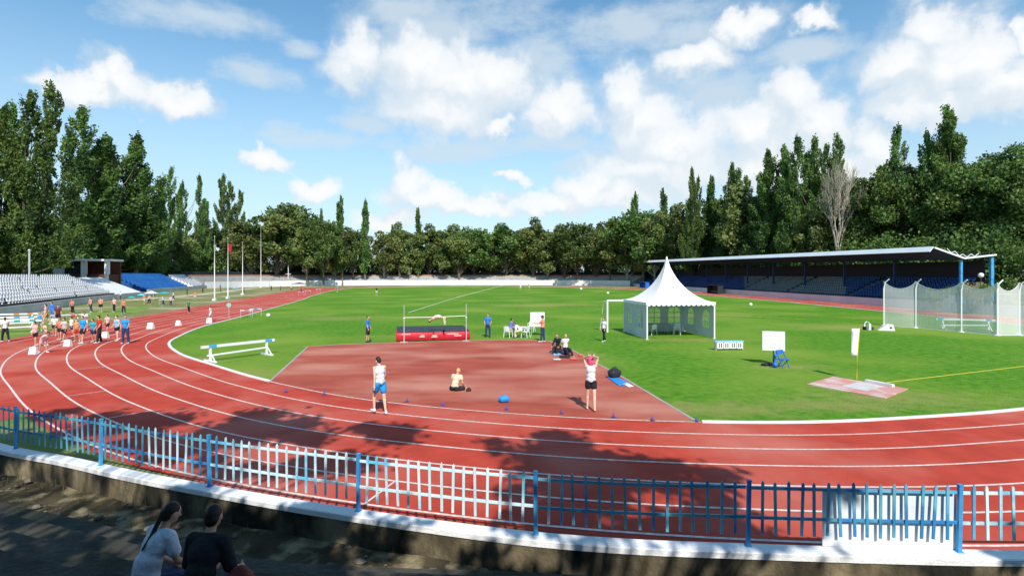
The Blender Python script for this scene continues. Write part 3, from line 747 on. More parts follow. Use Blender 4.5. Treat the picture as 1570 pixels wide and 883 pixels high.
def poplar(seed, H, W, n, leaf, columns=1):
    # upright plumes that sweep outwards; ragged spiky outline
    global rng; rng = np.random.default_rng(seed); rd = random.Random(seed)
    P = []; br = []
    stems = [(0,0,H)] if columns == 1 else [((rd.random()-.5)*W*.75, (rd.random()-.5)*W*.6, H*(rd.uniform(.74,1) if i else 1)) for i in range(columns)]
    for (sx, sy, sh) in stems:
        ww = W/2*(1 if columns == 1 else .55)
        npl = int(64 if columns == 1 else 44)
        for i in range(npl):
            t = (i+.5)/npl; z = sh*(.16+.82*t)
            prof = (1-t)**(.72 if columns == 1 else .5)*min(1, (t+.10)/.30)**.8
            a = rd.uniform(0, 2*PI); rad = ww*prof*rd.uniform(.35, 1.0)
            pl = sh*rd.uniform(.045,.085)*(1.25-.5*t); pw = pl*rd.uniform(.30,.46)
            tl = .34+.35*(1-t)
            ax = Vector((math.cos(a)*tl, math.sin(a)*tl, 1)).normalized()
            m3 = ax.to_track_quat('Z','Y').to_matrix()
            c = (sx*(1-.3*t)+math.cos(a)*rad, sy*(1-.3*t)+math.sin(a)*rad, z)
            P.append(ell_pts(c, (pw, pw, pl), int(n/npl/len(stems)*(1.5-.9*t)), .45, m3))
            if i % 4 == 0: br.append((z*.7, c, .10*H/28))
        P.append(ell_pts((sx*.7,sy*.7,sh*.97), (W*.035,W*.035,sh*.055), int(n*.008)+8, .3))
    P = np.concatenate(P); P = P[P[:,2] > H*.15]
    crown = leaf_mesh('crown', P, leaf*(.7+.7*rng.random(len(P))), M['leafpop'], 1.25)
    if columns > 1: br += [(H*.12, (sx*.8, sy*.8, sh*.8), .009*H) for (sx, sy, sh) in stems]
    trunk = trunk_mesh('trunk', H*(.93 if columns == 1 else .5), .015*H, M['bark'], br)
    return crown, trunk
def broad(seed, H, W, n, leaf, m, base=.10, pale=False):
    global rng; rng = np.random.default_rng(seed); rd = random.Random(seed)
    P = []; br = []; k = 60
    for i in range(k):
        th = math.acos(1-1.75*rd.random()); a = rd.uniform(0, 2*PI); q = rd.uniform(.45, .88)
        c = (math.sin(th)*math.cos(a)*W/2*q, math.sin(th)*math.sin(a)*W/2*q, H*(base+(1-base)/2)+math.cos(th)*H*(1-base)/2*q)
        r = W*rd.uniform(.06,.13)
        P.append(ell_pts(c, (r, r, r*.85), int(n/k*(r/W/.098)**2), .6))
        if i % 3 == 0: br.append((H*base*.9+.15*c[2], c, .09*H/20))
    P = np.concatenate(P); P = P[P[:,2] > H*.05]
    crown = leaf_mesh('crown', P, leaf*(.7+.7*rng.random(len(P))), m, 1.1)
    trunk = trunk_mesh('trunk', H*.8, .017*H, M['palebark'] if pale else M['bark'], br)
    return crown, trunk
PROT = {
 'popN1': (poplar(1, 30, 15, 36000, .33, 3), 30), 'popN2': (poplar(2, 30, 17, 38000, .33, 4), 30), 'popN3': (poplar(3, 30, 10, 20000, .34, 1), 30),
 'pop1': (poplar(4, 30, 5.5, 8000, .55, 1), 30), 'pop2': (poplar(5, 30, 7.5, 9000, .55, 2), 30), 'pop3': (poplar(6, 30, 11, 12000, .55, 4), 30),
 'br1': (broad(11, 20, 15, 9000, .55, M['leafbroad'], pale=True), 20), 'br2': (broad(12, 20, 13, 9000, .55, M['leafbroad'], .08), 20), 'br3': (broad(13, 20, 17, 10000, .55, M['leafplane'], .14), 20),
 'brN': (broad(14, 20, 15, 26000, .32, M['leafplane'], .12), 20), 'bright': (broad(15, 8, 8, 5000, .3, M['leafbright'], .02), 8),
}
random.seed(21)
TREES = 0
def tree(kind, px, D, top, label, wscale=1.0, x=None, group='trees round the stadium', name=None):
    global TREES
    (crown, trunk), H0 = PROT[kind]
    X = at(px, D)[0] if x is None else x
    h = zh(top, D); s = h/H0
    nm = name or ('poplar_tree' if kind.startswith('pop') else ('bush' if kind == 'bright' else 'broadleaf_tree'))
    t = empty(nm, (X, D, 0), random.uniform(0, 2*PI), label, 'bush' if kind == 'bright' else 'tree', group)
    t.scale = (s*wscale, s*wscale, s)
    c = bpy.data.objects.new('crown', crown); col.objects.link(c); c.parent = t
    k = bpy.data.objects.new('trunk', trunk); col.objects.link(k); k.parent = t
    TREES += 1
    return t
# left cluster -------------------------------------------------
tree('popN2', -14, 92, 152, 'dark poplar cut off by the left edge of the photo', .8)
tree('popN1', 38, 94, 126, 'tallest dark poplar at the far left with a pointed ragged crown', .78)
tree('popN2', 172, 150, 186, 'broad dark poplar clump rising behind the small white pavilion', 1.2)
tree('popN1', 163, 154, 226, 'left shoulder of the poplar clump above the pavilion', 1.0)
tree('popN3', 207, 158, 222, 'right hand spire of the dark poplar clump behind the pavilion', 1.1)
tree('popN3', 97, 132, 325, 'short slim poplar between the two big left poplars', .8)
tree('popN3', 244, 176, 278, 'slim poplar just right of the big poplar clump', .8)
tree('popN2', 285, 202, 262, 'rounded poplar above the far white stand', .62)
tree('pop2', 318, 226, 308, 'small poplar between two taller ones left of the flagpoles', .9)
tree('popN1', 357, 226, 272, 'poplar with twin tips behind the flagpoles', .7)
tree('brN', 48, 116, 322, 'dark leafy tree filling the gap behind the left poplars', .9)
tree('brN', 130, 146, 330, 'dark leafy tree behind the left side of the pavilion', 1.1)
tree('brN', 215, 166, 330, 'dark leafy tree behind the blue seats', 1.2)
tree('br2', 262, 192, 338, 'olive leafy tree left of the rounded poplar', 1.1)
tree('br2', 320, 226, 335, 'olive leafy tree behind the far white stand', 1.1)
tree('brN', 5, 96, 320, 'dark leafy tree low behind the seats at the left edge', 1.2)
tree('bright', 90, 122, 377, 'bright green bush left of the small white pavilion', 1.0)
tree('bright', 74, 112, 400, 'small bright green bush above the white seats', 1.0)
# centre band --------------------------------------------------
band = [(378,205,330),(425,212,316),(447,215,320),(470,214,324),(492,216,330),(510,222,338),(545,226,345),(585,232,352),(608,234,345),(622,236,350),(660,238,342),(680,240,345),(706,240,348),(728,238,344),(752,240,348),(776,240,346),(800,240,350),(822,238,336),(845,236,338),(866,234,334),(890,230,334),(912,226,338),(935,220,330),(957,214,328),(985,206,320),(1008,200,325),(1035,186,308)]
desc = ['olive green','mid green','dark green']
lab = {378:'first olive tree right of the flagpoles',425:'widest round crown right of the flagpoles'}
BL = ['olive tree directly behind the two right flagpoles','widest round crown just right of the tallest flagpole','olive tree behind the small post with a cross','brownish tree left of the thin poplar tip','crown under the thin poplar tip','crown hiding the foot of the twin tipped poplar','crown between the two left poplars of the far row',
 'crown right of the slim pointed poplar','small crown left of the short poplar spire','crown below the short poplar spire','crown left of the lone central spire','crown right of the lone central spire','crown above the centre of the bar and landing mat','second crown right of the landing mat',
 'third crown right of the landing mat','crown above the blue shirted official','crown above the seated judges','crown where the far row starts rising again','crown above the standing scoreboard judge','olive crown left of the raised arms woman','crown straight above the raised arms woman',
 'crown left above the goal post','crown right above the goal post','crown above the left end of the stand roof','crown between the slim poplars above the tent','crown above the tent peak','crown right of the tent peak, beside the ragged poplars']
for i, (px, D, top) in enumerate(band):
    k = ('br1','br2','br3')[(i*7+i//3) % 3]
    tree(k, px+random.uniform(-5,5), D+random.uniform(-6,8), top+random.uniform(-7,8), BL[i], random.uniform(.75,1.3))
for (px, D, top, k, w_, l) in [(525,222,303,'pop2',.72,'twin tipped poplar left of the far row of trees'),(560,226,308,'pop1',.8,'slim pointed poplar right beside the twin tipped poplar'),
   (641,236,321,'pop1',.85,'lone poplar spire in the middle of the far row'),(602,236,346,'pop1',.7,'short poplar spire left of the lone central one'),(493,222,322,'pop1',.6,'thin dark poplar tip left of the twin tipped poplar'),
   (977,214,297,'pop2',.7,'slim poplar just above the left end of the stand roof'),(1014,205,292,'pop2',.7,'slim poplar above the peak of the tent')]:
    tree(k, px, D, top, l, w_)
# right cluster ------------------------------------------------
RT = [(1066,170,264,'popN2',.6,'ragged poplar where the tall right trees begin'),(1090,172,272,'pop2',.8,'poplar in the ragged group above the tent, right side'),(1122,160,252,'popN3',.8,'narrow round topped poplar left of the tallest right group'),
 (1148,152,280,'br2',.9,'leafy tree filling the dip between two poplar groups'),(1177,142,232,'popN3',1.0,'slender leaning poplar at the left of the big right group'),(1204,138,222,'popN1',.75,'dark poplar second from left in the big right group'),
 (1236,134,209,'popN2',.85,'tallest poplar in the middle of the big right group'),(1262,132,213,'popN1',.7,'poplar just left of the bare tree'),(1282,140,236,'popN3',.8,'thin poplar behind the bare tree'),
 (1335,122,268,'brN',1.0,'round leafy tree right of the bare tree'),(1362,118,252,'brN',1.0,'leafy tree left of the highest right poplar'),(1412,112,177,'popN2',.72,'highest poplar at the right behind the stand roof'),
 (1455,110,186,'popN1',.95,'broad dark poplar beside the highest one'),(1392,114,238,'brN',.9,'leafy tree in front of the highest right poplar'),(1500,104,230,'brN',1.05,'round leafy tree above the blue posts'),
 (1538,100,222,'brN',1.0,'large round leafy tree near the right edge'),(1575,96,228,'brN',1.0,'leafy tree cut off by the right edge'),(1105,175,300,'br3',1.0,'dark leafy tree low behind the ragged poplars'),
 (1060,185,310,'br2',1.0,'olive tree behind the ragged poplar'),(1210,150,300,'brN',1.3,'dark leafy tree filling below the big right group'),(1165,155,300,'br3',1.0,'dark tree low left of the big right group'),
 (1300,128,290,'brN',1.1,'dark leafy tree behind the bare tree'),(1294,138,250,'popN1',.8,'poplar directly behind the crown of the bare tree'),(1150,165,262,'popN1',.8,'poplar filling the dip left of the big right group'),(1440,118,290,'brN',1.2,'dark leafy tree low behind the broad dark poplar'),(1480,108,300,'brN',1.0,'dark leafy tree low above the roof end'),(1560,104,280,'brN',1.2,'dark leafy tree low at the right edge')]
for (px, D, top, k, w_, l) in RT: tree(k, px, D, top, l, w_)
# bare dead tree
bt = empty('bare_tree', (*at(1284, 118), 0), 0, 'pale leafless tree standing behind the covered grandstand', 'tree')
H = zh(276, 118); mb = MB(); rd = random.Random(5); tw = MB()
def grow(mbx, p, d, ln_, r, depth):
    q = p+d*ln_; m_ = p.lerp(q,.5)+Vector((rd.gauss(0,.04),rd.gauss(0,.04),0))*ln_
    mbx.tube([p, m_, q], [r, r*.85, r*.62], 5 if depth > 1 else 4, False)
    if depth == 0: return
    for _ in range(3 if depth > 1 else 4):
        nd = (d+Vector((rd.gauss(0,.20), rd.gauss(0,.20), rd.uniform(.05,.3)))).normalized()
        grow(tw, p.lerp(q, rd.uniform(.55,1)), nd, ln_*rd.uniform(.55,.8), r*.6, depth-1)
mb.tube([(0,0,0),(.2,0,H*.3),(0,.1,H*.45)], [.45,.35,.28], 8)
for i in range(7):
    a = i*2*PI/7; grow(tw, Vector((0,0,H*(.25+.03*i))), Vector((math.cos(a)*.17, math.sin(a)*.17, 1)).normalized(), H*.31, .15, 4)
mb.build('trunk', M['deadwood'], bt); tw.build('branches', M['deadwood'], bt)
tree('br1', 1256, 126, 318, 'brownish leafy tree at the foot of the bare tree', .8)
# pale trunks seen under the crowns of the far row are part of those trees; shrubs fill the ground layer
und = []; und_s = []
global_rng = np.random.default_rng(5); rng = global_rng
def shrub_line(pts, h, w, dens):
    S = spline(pts, False, 2.0)
    for p in S:
        hh = h*random.uniform(.6,1.15)*(1.35 if p.length > 190 else 1)
        und.append(ell_pts((p.x+random.gauss(0,w*.3), p.y+random.gauss(0,w*.3), hh*.45), (w, w, hh*.55), int(dens*(2.6 if p.length < 150 else 1)), .5)); 
shrub_line([(-80,60),(-92,88),(-104,122),(-120,160),(-124,200),(-92,232),(-50,245),(-8,250),(30,244),(62,226),(72,190),(74,150),(74,110),(76,80),(90,62)], 11, 3.0, 620)
U = np.concatenate(und); U = U[U[:,2] > 0]
um = leaf_mesh('undergrowth', U, np.clip(.0040*np.linalg.norm(U[:,:2],axis=1),.34,.85)*(.6+.8*rng.random(len(U))), M['leafplane'])
tag(link('undergrowth', um), 'dark undergrowth and hedge below the stadium trees', 'undergrowth', kind='stuff')
for (px, D, top, l) in [(432,236,412,'bright shrub beside the flagpoles'),(620,244,404,'bright shrub under the middle of the far trees'),(594,243,392,'tall bright green shrub in the far row'),(700,246,402,'bright shrub right of the middle far trees'),(752,246,410,'low bright shrub under the far trees, centre'),(1000,222,405,'shrub left of the covered stand')]:
    tree('bright', px, D, top, l, 1.3)

# shade trees beside and behind the photographer (their shadows fall on the track and steps)
def shade_tree(loc, blobs_, label, leaf=.26, dens=330):
    t = empty('shade_tree', (loc[0], loc[1], 0), 0, label, 'tree')
    P = []; mb = MB()
    zt = max(b[2] for b in blobs_)
    mb.tube([(0,0,0),(.1,.05,3),(0,0,min(8, zt*.6))], [.34,.26,.2], 9)
    for (sx, sy, z, rx, ry) in blobs_:       # shadow centre on the ground, height, radii
        k = z/math.tan(R(SUN_EL)); c = Vector((sx-sd.x*k, sy-sd.y*k, z))-Vector((loc[0], loc[1], 0))
        nb = max(3, int(rx*ry*1.3))
        for j in range(nb):
            a = random.uniform(0,2*PI); q = math.sqrt(random.random())*.85
            cc_ = (c.x+math.cos(a)*rx*q*random.uniform(.8,1.35), c.y+math.sin(a)*ry*q*random.uniform(.8,1.25), c.z+random.uniform(-.7,.7))
            r = random.uniform(.45,.8)*min(1, max(.6, rx*.5))
            P.append(ell_pts(cc_, (r*1.15, r, r*.6), int(dens*r*r*1.4), .2)); P.append(ell_pts(cc_, (r*1.9, r*1.5, r*.8), int(dens*r*r*.3), .3))
            if j % 2 == 0: mb.tube([(0,0,min(8,zt*.6)*random.uniform(.7,1)), Vector(cc_)*.5+Vector((0,0,min(8,zt*.6)*.45)), cc_], [.05,.03,.012], 5, False)
    P = np.concatenate(P)
    me = leaf_mesh('crown', P, leaf*(.7+.7*rng.random(len(P))), M['leafplane'], 1.2)
    c = bpy.data.objects.new('crown', me); col.objects.link(c); c.parent = t
    mb.build('trunk', M['bark'], t, True)
random.seed(3)
def S(px, py, z, rx, ry): x, y = G(px, py); return (x, y, z, rx, ry)
shade_tree((-7,-3.5), [S(190,648,14,1.9,1.0), S(250,655,14,1.8,.9), S(330,646,14,2.0,1.3), S(400,645,15,2.2,1.5), S(440,660,15,2.2,1.3), S(520,665,15,2.2,1.2), S(590,668,14,1.6,.9), S(370,672,14,2.4,1.0), S(260,676,14,1.9,.7), S(120,650,13,1.6,1.2), S(60,652,13,1.5,1.4), S(150,690,13,2.2,.7), S(330,708,13,1.2,.7), S(20,690,12,1.8,1.2), S(80,700,12,1.6,.8), S(450,700,14,1.8,.8), S(390,720,13,1.0,.4)],
   'leafy tree behind the left steps shading the curve of the track')
shade_tree((3,-4), [S(850,682,15,1.7,1.5), S(890,690,15,1.6,1.4), S(930,700,15,1.3,1.0), S(800,690,15,1.2,.5), S(960,716,14,1.5,.7), S(1040,722,14,1.6,.6), S(1095,735,14,1.4,.7), S(870,735,13,2.0,1.0), S(950,745,13,2.0,.9), S(1010,765,13,1.5,.7), S(1000,800,12,1.8,.6), S(900,780,12,1.8,.7), S(1075,770,13,.9,.7), S(1085,812,12,.8,.4), S(830,770,12,1.3,.8), S(800,795,12,1.0,.5), S(1080,815,12,1.2,.3), S(1060,800,12,.7,.4)],
   'leafy tree behind the photographer shading the middle lanes')
gl = []
for k in range(120):
    x = random.uniform(-11.5, 1.0); y = random.uniform(3.6, 8.8)-.16*max(0,x+4)+(-x*.16 if x < 0 else 0)
    gl.append((x, y, random.uniform(9,10.5), random.uniform(1.0,1.7), random.uniform(.6,1.1)))
HOLES = [(-8.2,9.7),(-5.9,7.4),(-.8,8.6)]
gl = [b for b in gl if all(((b[0]-hx)/(b[3]+.25))**2+((b[1]-hy)/(b[4]+.35))**2 > 1 for hx, hy in HOLES)]
gl += [(-3.2,6.9,9.4,1.1,.9),(-3.0,7.6,9.9,1.0,.8),(-4.6,6.2,9.4,1.4,.9),(-4.2,7.3,9.3,1.3,1.0),(-3.7,7.2,9.6,1.2,1.0),(-4.9,7.0,9.8,1.3,.9),(-3.9,6.5,9.5,1.3,.9),(-11.5,11.0,9.8,1.6,.9),(-6.4,10.3,9.8,.6,.4)]
shade_tree((-5,-6), gl, 'low spreading tree behind the steps on the left', .24, 260)
shade_tree((-8,-15), [(random.uniform(-14,-2), random.uniform(-9,2), random.uniform(9,15), 2.8, 2.2) for _ in range(16)], 'large tree well behind the photographer on the left', .5, 45)
shade_tree((7,-15), [(random.uniform(-2,13), random.uniform(-9,1), random.uniform(9,15), 2.8, 2.2) for _ in range(18)], 'large tree well behind the photographer on the right', .5, 45)
gl = []
for k in range(44):
    x = random.uniform(0, 9); y = random.uniform(4.2, 7.6)
    if random.random() < .12: continue
    gl.append((x, y, random.uniform(9,10.5), random.uniform(.9,1.5), random.uniform(.5,.9)))
shade_tree((5,-6), gl, 'low spreading tree behind the steps on the right', .24, 260)
# ============================================================ objects on the field
def root_at(name, px, py, rz, label, cat, group=None):
    x, y = G(px, py); return empty(name, (x, y, .018), rz, label, cat, group)
# --- pagoda tent
tN, tR, tL = Vector(G(992,520.8)), Vector(G(1095,519.3)), Vector(G(946,508.6))
ex = (tR-tN); TW = 4.95; ex.normalize(); ey = Vector((-ex.y, ex.x))
ta = math.atan2(ex.y, ex.x)
tent = empty('pagoda_tent', (tN.x, tN.y, .018), ta, 'white pagoda tent with a pointed roof and clear arched windows on the grass', 'tent')
W_ = TW; EV = 2.45; PK = 5.72
# roof: concave pyramid
mb = MB(); rings = []
nseg = 14; ov = .08
for i in range(nseg+1):
    t = i/nseg; half = (W_/2+ov)*((1-t)**1.0); half = max(half, .05)
    z = EV+.12+(PK-EV-.12)*(t**1.75*.72+t**6*.28) if t < 1 else PK
    rings.append((half, z))
vs = []; fs = []; c = W_/2; per = 24
for (h, z) in rings:
    for k in range(per):
        sd_, u = divmod(k, per//4); u = -1+2*u/(per//4)
        x, y = [(u,-1),(1,u),(-u,1),(-1,-u)][sd_]
        sag = 1-.02*(1-abs(u))*math.sin(PI*min(1,(h/(W_/2))))
        vs.append((c+x*h*sag, c+y*h*sag, z))
for i in range(nseg):
    for k in range(per): fs.append((i*per+k, i*per+(k+1)%per, (i+1)*per+(k+1)%per, (i+1)*per+k))
mb.add(vs, fs)
mb.lathe([(.07,0),(.06,.12),(.02,.2)], 8, (c,c,PK-.03))
mb.build('roof', M['fabricw'], tent)
# scalloped valance on all four sides
mb = MB()
for sd_ in range(4):
    nsc = 14; a = [(-ov,-ov),(W_+ov,-ov),(W_+ov,W_+ov),(-ov,W_+ov)][sd_]; b = [(W_+ov,-ov),(W_+ov,W_+ov),(-ov,W_+ov),(-ov,-ov)][sd_]
    A, B = Vector(a), Vector(b)
    for s in range(nsc):
        p0, p1 = A.lerp(B, s/nsc), A.lerp(B, (s+1)/nsc)
        vs = [(p0.x,p0.y,EV+.13),(p1.x,p1.y,EV+.13)]
        for q in range(7):
            t = 1-q/6; p = p0.lerp(p1, t); vs.append((p.x,p.y,EV-.02-.11*math.sin(PI*t)**.7 if 0 < t < 1 else EV-.02))
        mb.add(vs, [tuple(range(len(vs)))])
mb.build('valance', M['fabricw'], tent)
for (x, y) in ((0,0),(W_,0),(W_,W_),(0,W_)):
    mb = MB(); mb.box(x-.045,x+.045,y-.045,y+.045,0,EV+.1); mb.box(x-.11,x+.11,y-.11,y+.11,0,.015); mb.build('pole', M['white'], tent)
mb = MB()
for a, b in (((0,0),(W_,0)),((W_,0),(W_,W_)),((W_,W_),(0,W_)),((0,W_),(0,0))): mb.bar((*a,EV+.02),(*b,EV+.02),.05,.07)
mb.build('frame', M['white'], tent)
canvas = mat('wall_canvas', (.74,.78,.82), (.64,.69,.74), 1.5, .6)
nt = canvas.node_tree; b_ = nt.nodes['Principled BSDF']; b_.inputs['Transmission Weight'].default_value = 0; 
tr_ = nt.nodes.new('ShaderNodeBsdfTranslucent'); tr_.inputs[0].default_value = (.75,.8,.85,1); mx_ = nt.nodes.new('ShaderNodeMixShader'); mx_.inputs[0].default_value = .4
nt.links.new(b_.outputs[0], mx_.inputs[1]); nt.links.new(tr_.outputs[0], mx_.inputs[2]); nt.links.new(mx_.outputs[0], nt.nodes['Material Output'].inputs[0])
film = netmat('window_film', (.62,.70,.72), .30)
def tent_wall(A, B, nwin, arch=True):
    A, B = Vector(A), Vector(B); d = (B-A); Lw = d.length; d.normalize()
    a = math.atan2(d.y, d.x); m4 = Matrix.Translation((A.x,A.y,0)) @ Matrix.Rotation(a,4,'Z')
    ww = .95 if nwin == 2 else 1.0; z0, z1 = .70, 1.95
    mb = MB(); xs = []
    for i in range(nwin):
        cx = Lw*(i+.5)/nwin; xs.append((cx-ww/2, cx+ww/2, cx))
    T = .006
    mb.box(.05,Lw-.05,-T,T,.03,z0-.004,m4); mb.box(.05,Lw-.05,-T,T,z1+.004,EV,m4)
    x = .05
    for (l, r, cx) in xs: mb.box(x,l,-T,T,z0-.002,z1+.002,m4); x = r
    mb.box(x,Lw-.05,-T,T,z0-.002,z1+.002,m4)
    for (l, r, cx) in xs:                      # arched corners and glazing bars
        for sgn, ex_ in ((1,l),(-1,r)):
            vs = [(ex_,-T-.001,z1+.002)]
            for q in range(7):
                t = q/6*PI/2; vs.append((cx-sgn*ww/2*math.cos(t), -T-.001, z1-.45+.452*math.sin(t)))
            mb.add(vs, [tuple(range(len(vs)))], m4)
    mb.build('side_wall', canvas, tent)
    for (l, r, cx) in xs:
        mb = MB(); wb = MB()
        mb.add([(l,.001,z0),(r,.001,z0),(r,.001,z1),(l,.001,z1)], [(0,1,2,3)], m4)
        wb.box(cx-.03,cx+.03,-.013,-.008,z0,z1,m4)
        for q in (.33,.66): wb.box(l,r,-.0135,-.0085,z0+(z1-z0)*q-.025,z0+(z1-z0)*q+.025,m4)
        w = mb.build('window', film, tent); wb.build('bars', canvas, w)
tent_wall((0,W_),(0,0),2)
tent_wall((0,W_),(W_,W_),3)
tent_wall((W_,0),(W_,W_),2)
def folding_table(loc, rz, L_, W2, h, label, m_top, group=None):
    t = empty('folding_table', loc, rz, label, 'table', group)
    mb = MB(); mb.box(-L_/2,L_/2,-W2/2,W2/2,h-.04,h); mb.build('tabletop', m_top, t)
    for sx in (-1,1):
        for sy in (-1,1):
            mb = MB(); mb.bar((sx*(L_/2-.12),sy*(W2/2-.08),0),(sx*(L_/2-.18),sy*(W2/2-.08),h-.04),.03,.03); mb.build('leg', M['metal'], t)
    return t
def plastic_chair(loc, rz, label, m_=None, group=None):
    t = empty('plastic_chair', loc, rz, label, 'chair', group); m_ = m_ or M['white']
    mb = MB(); mb.box(-.23,.23,-.22,.22,.42,.455); mb.build('seat', m_, t)
    mb = MB(); vs = []; fs = []
    for i in range(7):
        u = -1+2*i/6
        for z, k in ((.47,0),(.84-.06*u*u,.07)): 
            for th in (0,.022): vs.append((u*.22, -.21-k-.03*(1-u*u)+th, z))
    for i in range(6):
        a = i*4; fs += [(a,a+4,a+6,a+2),(a+1,a+3,a+7,a+5),(a+2,a+6,a+7,a+3),(a,a+1,a+5,a+4)]
    mb.add(vs, fs); mb.build('backrest', m_, t)
    for sx in (-1,1):
        mb = MB(); mb.bar((sx*.24,-.22,.66),(sx*.24,.18,.64),.045,.025); mb.build('armrest', m_, t)
        for sy in (-1,1):
            mb = MB(); mb.bar((sx*.25,sy*.24,0),(sx*.21,sy*.19,.43 if sy < 0 else .64),.035,.035); mb.build('leg', m_, t)
    return t
def tl(x, y): p = Matrix.Rotation(ta,4,'Z') @ Vector((x,y,0)); return (tN.x+p.x, tN.y+p.y, .018)
folding_table(tl(2.1,3.5), ta, 1.8, .75, .74, 'grey folding table inside the tent under the left back window', M['gray'])
folding_table(tl(3.6,3.9), ta, 1.0, .6, .74, 'small white table inside the tent near the right wall', M['white'])
plastic_chair(tl(3.35,2.6), ta+2.6, 'white plastic chair inside the tent by the small table')
plastic_chair(tl(1.4,2.6), ta+.3, 'white plastic chair inside the tent in front of the grey table')

# --- football goal hidden partly by the tent
gx, gy = G(932.5,510.5)
goal = empty('football_goal', (gx, gy+.4, .018), R(8), 'white football goal frame standing left of and behind the tent', 'goal')
for x in (0, 7.32):
    mb = MB(); mb.bar((x,0,0),(x,0,2.44),.12,.12); mb.build('post', M['white'], goal)
    mb = MB(); mb.tube([(x,0,2.44),(x,.9,2.40),(x,1.9,0.02)],.03,6); mb.tube([(x,1.9,.03),(x,0,.03)],.03,6); mb.build('side_frame', M['white'], goal)
mb = MB(); mb.bar((-.06,0,2.50),(7.38,0,2.50),.12,.12); mb.build('crossbar', M['white'], goal)

# --- landing mat with uprights and bar
m0 = Vector(G(607.5,524.6)); m1_ = Vector(G(721,521.6)); dm = (m1_-m0); ML = dm.length; ma = math.atan2(dm.y, dm.x)
lm_ = empty('landing_mat', (m0.x, m0.y, .023), ma, 'red high jump landing mat with a dark top at the edge of the apron', 'mat')
def rbox(mb, x0,x1,y0,y1,z0,z1,r=.06):
    n = 4; outl = []
    for cx, cy, a0 in ((x1-r,y1-r,0),(x0+r,y1-r,PI/2),(x0+r,y0+r,PI),(x1-r,y0+r,1.5*PI)):
        for i in range(n): a = a0+PI/2*i/(n-1); outl.append((cx+r*math.cos(a), cy+r*math.sin(a)))
    k = len(outl); vs = []
    cx, cy = (x0+x1)/2, (y0+y1)/2
    for z, q in ((z0,r*.5),(z0+r*.5,0),(z1-r*.5,0),(z1,r*.5)):
        for (x, y) in outl: vs.append((x-math.copysign(q,x-cx), y-math.copysign(q,y-cy), z))
    fs = [tuple(range(k))[::-1], tuple(range(3*k,4*k))]
    for j in range(3): fs += [(j*k+i, j*k+(i+1)%k, (j+1)*k+(i+1)%k, (j+1)*k+i) for i in range(k)]
    mb.add(vs, fs)
mb = MB(); rbox(mb,0,ML*.5-.004,0,3.6,0.03,.60); rbox(mb,ML*.5+.004,ML,0,3.6,.03,.60); mb.build('mat_body', M['matred'], lm_, True)
mb = MB(); rbox(mb,.05,ML-.05,.06,3.55,.603,.70,.05); mb.build('mat_top', M['matdark'], lm_, True)
mb = MB()
for x, w, z in ((1.55,.34,.27),(1.62,.25,.36),(2.35,.40,.25),(2.42,.30,.34),(3.4,.8,.42),(.35,.6,.47),(3.9,.5,.30)): mb.box(x,x+w,-.006,-.001,z,z+.06)
mb.build('printed_mark', mat('pale_print',(.80,.66,.55),(.75,.5,.45),6,.6), lm_)
mb = MB()
for i in range(8): mb.box(.3+i*.62,.42+i*.62,-.01,.2,0,.05)
mb.build('pallet_feet', M['matdark'], lm_)
def jump_stand(px, py, ptop, label):
    x, y = G(px, py); t = empty('jump_stand', (x, y, .023), ma, label, 'upright', 'uprights of the high jump bar'); h = zh(ptop, y)-.02
    mb = MB(); mb.bar((0,0,.05),(0,0,h*.6),.05,.05); mb.bar((0,0,h*.6),(0,0,h),.032,.032); mb.build('pole', M['metal'], t)
    mb = MB(); mb.box(-.25,.25,-.04,.04,0,.05); mb.box(-.04,.04,-.3,.3,0,.052); mb.build('base', M['metal'], t)
    mb = MB(); mb.box(-.05,.05,-.03,.03,1.58,1.66); mb.build('bar_holder', M['white'], t)
    return t
u1 = jump_stand(619.5,525.4,468,'left metal upright holding the high jump bar')
u2 = jump_stand(714.8,523.2,466,'right metal upright holding the high jump bar')
ba, bb = Vector((u1.location.x+.06, u1.location.y, 1.68)), Vector((u2.location.x-.06, u2.location.y, 1.74))
mb = MB(); mb.tube([ba, ba.lerp(bb,.5)-Vector((0,0,.03)), bb], .022, 8)
tag(mb.build('jump_bar', mat('pale_bar',(.85,.80,.62),(.8,.75,.6),2,.5)), 'pale high jump bar lying across the two uprights under the jumper', 'bar')

# --- steeplechase barriers
def barrier(px0,py0,px1,py1, label, L_=3.96, h=.86, bands=(.09,.86), mband=None, group='steeplechase barriers'):
    a, b = Vector(G(px0,py0)), Vector(G(px1,py1)); c = (a+b)/2; an = math.atan2((b-a).y, (b-a).x)
    t = empty('steeplechase_barrier', (c.x,c.y,.018), an, label, 'barrier', group)
    mb = MB(); mb.box(-L_/2,L_/2,-.063,.063,h-.127,h); mb.build('beam', M['white'], t)
    for f in bands:
        x = -L_/2+L_*f; mb = MB(); mb.box(x,x+L_*.10,-.067,.067,h-.131,h+.004); mb.build('painted_band', mband or M['post'], t)
    for sx in (-1,1):
        x = sx*(L_/2-.45)
        mb = MB(); mb.box(x-.05,x+.05,-.05,.05,.05,h-.13); mb.box(x-.05,x+.05,-.62,.62,0,.08); mb.bar((x,-.5,.07),(x-sx*.0,-.02,h*.55),.05,.05); mb.build('leg', M['white'], t)
    mb = MB(); mb.bar((-L_/2+.3,-.0,.33),(L_/2-.4,-.0,.42),.07,.08); mb.build('lower_rail', M['white'], t)
    return t
barrier(316,556,414,543.5,'white steeplechase barrier with two blue bands on the grass inside the bend')
barrier(1445,505,1516,507,'white steeplechase barrier seen through the throwing cage net', h=.9, bands=(.02,.84))
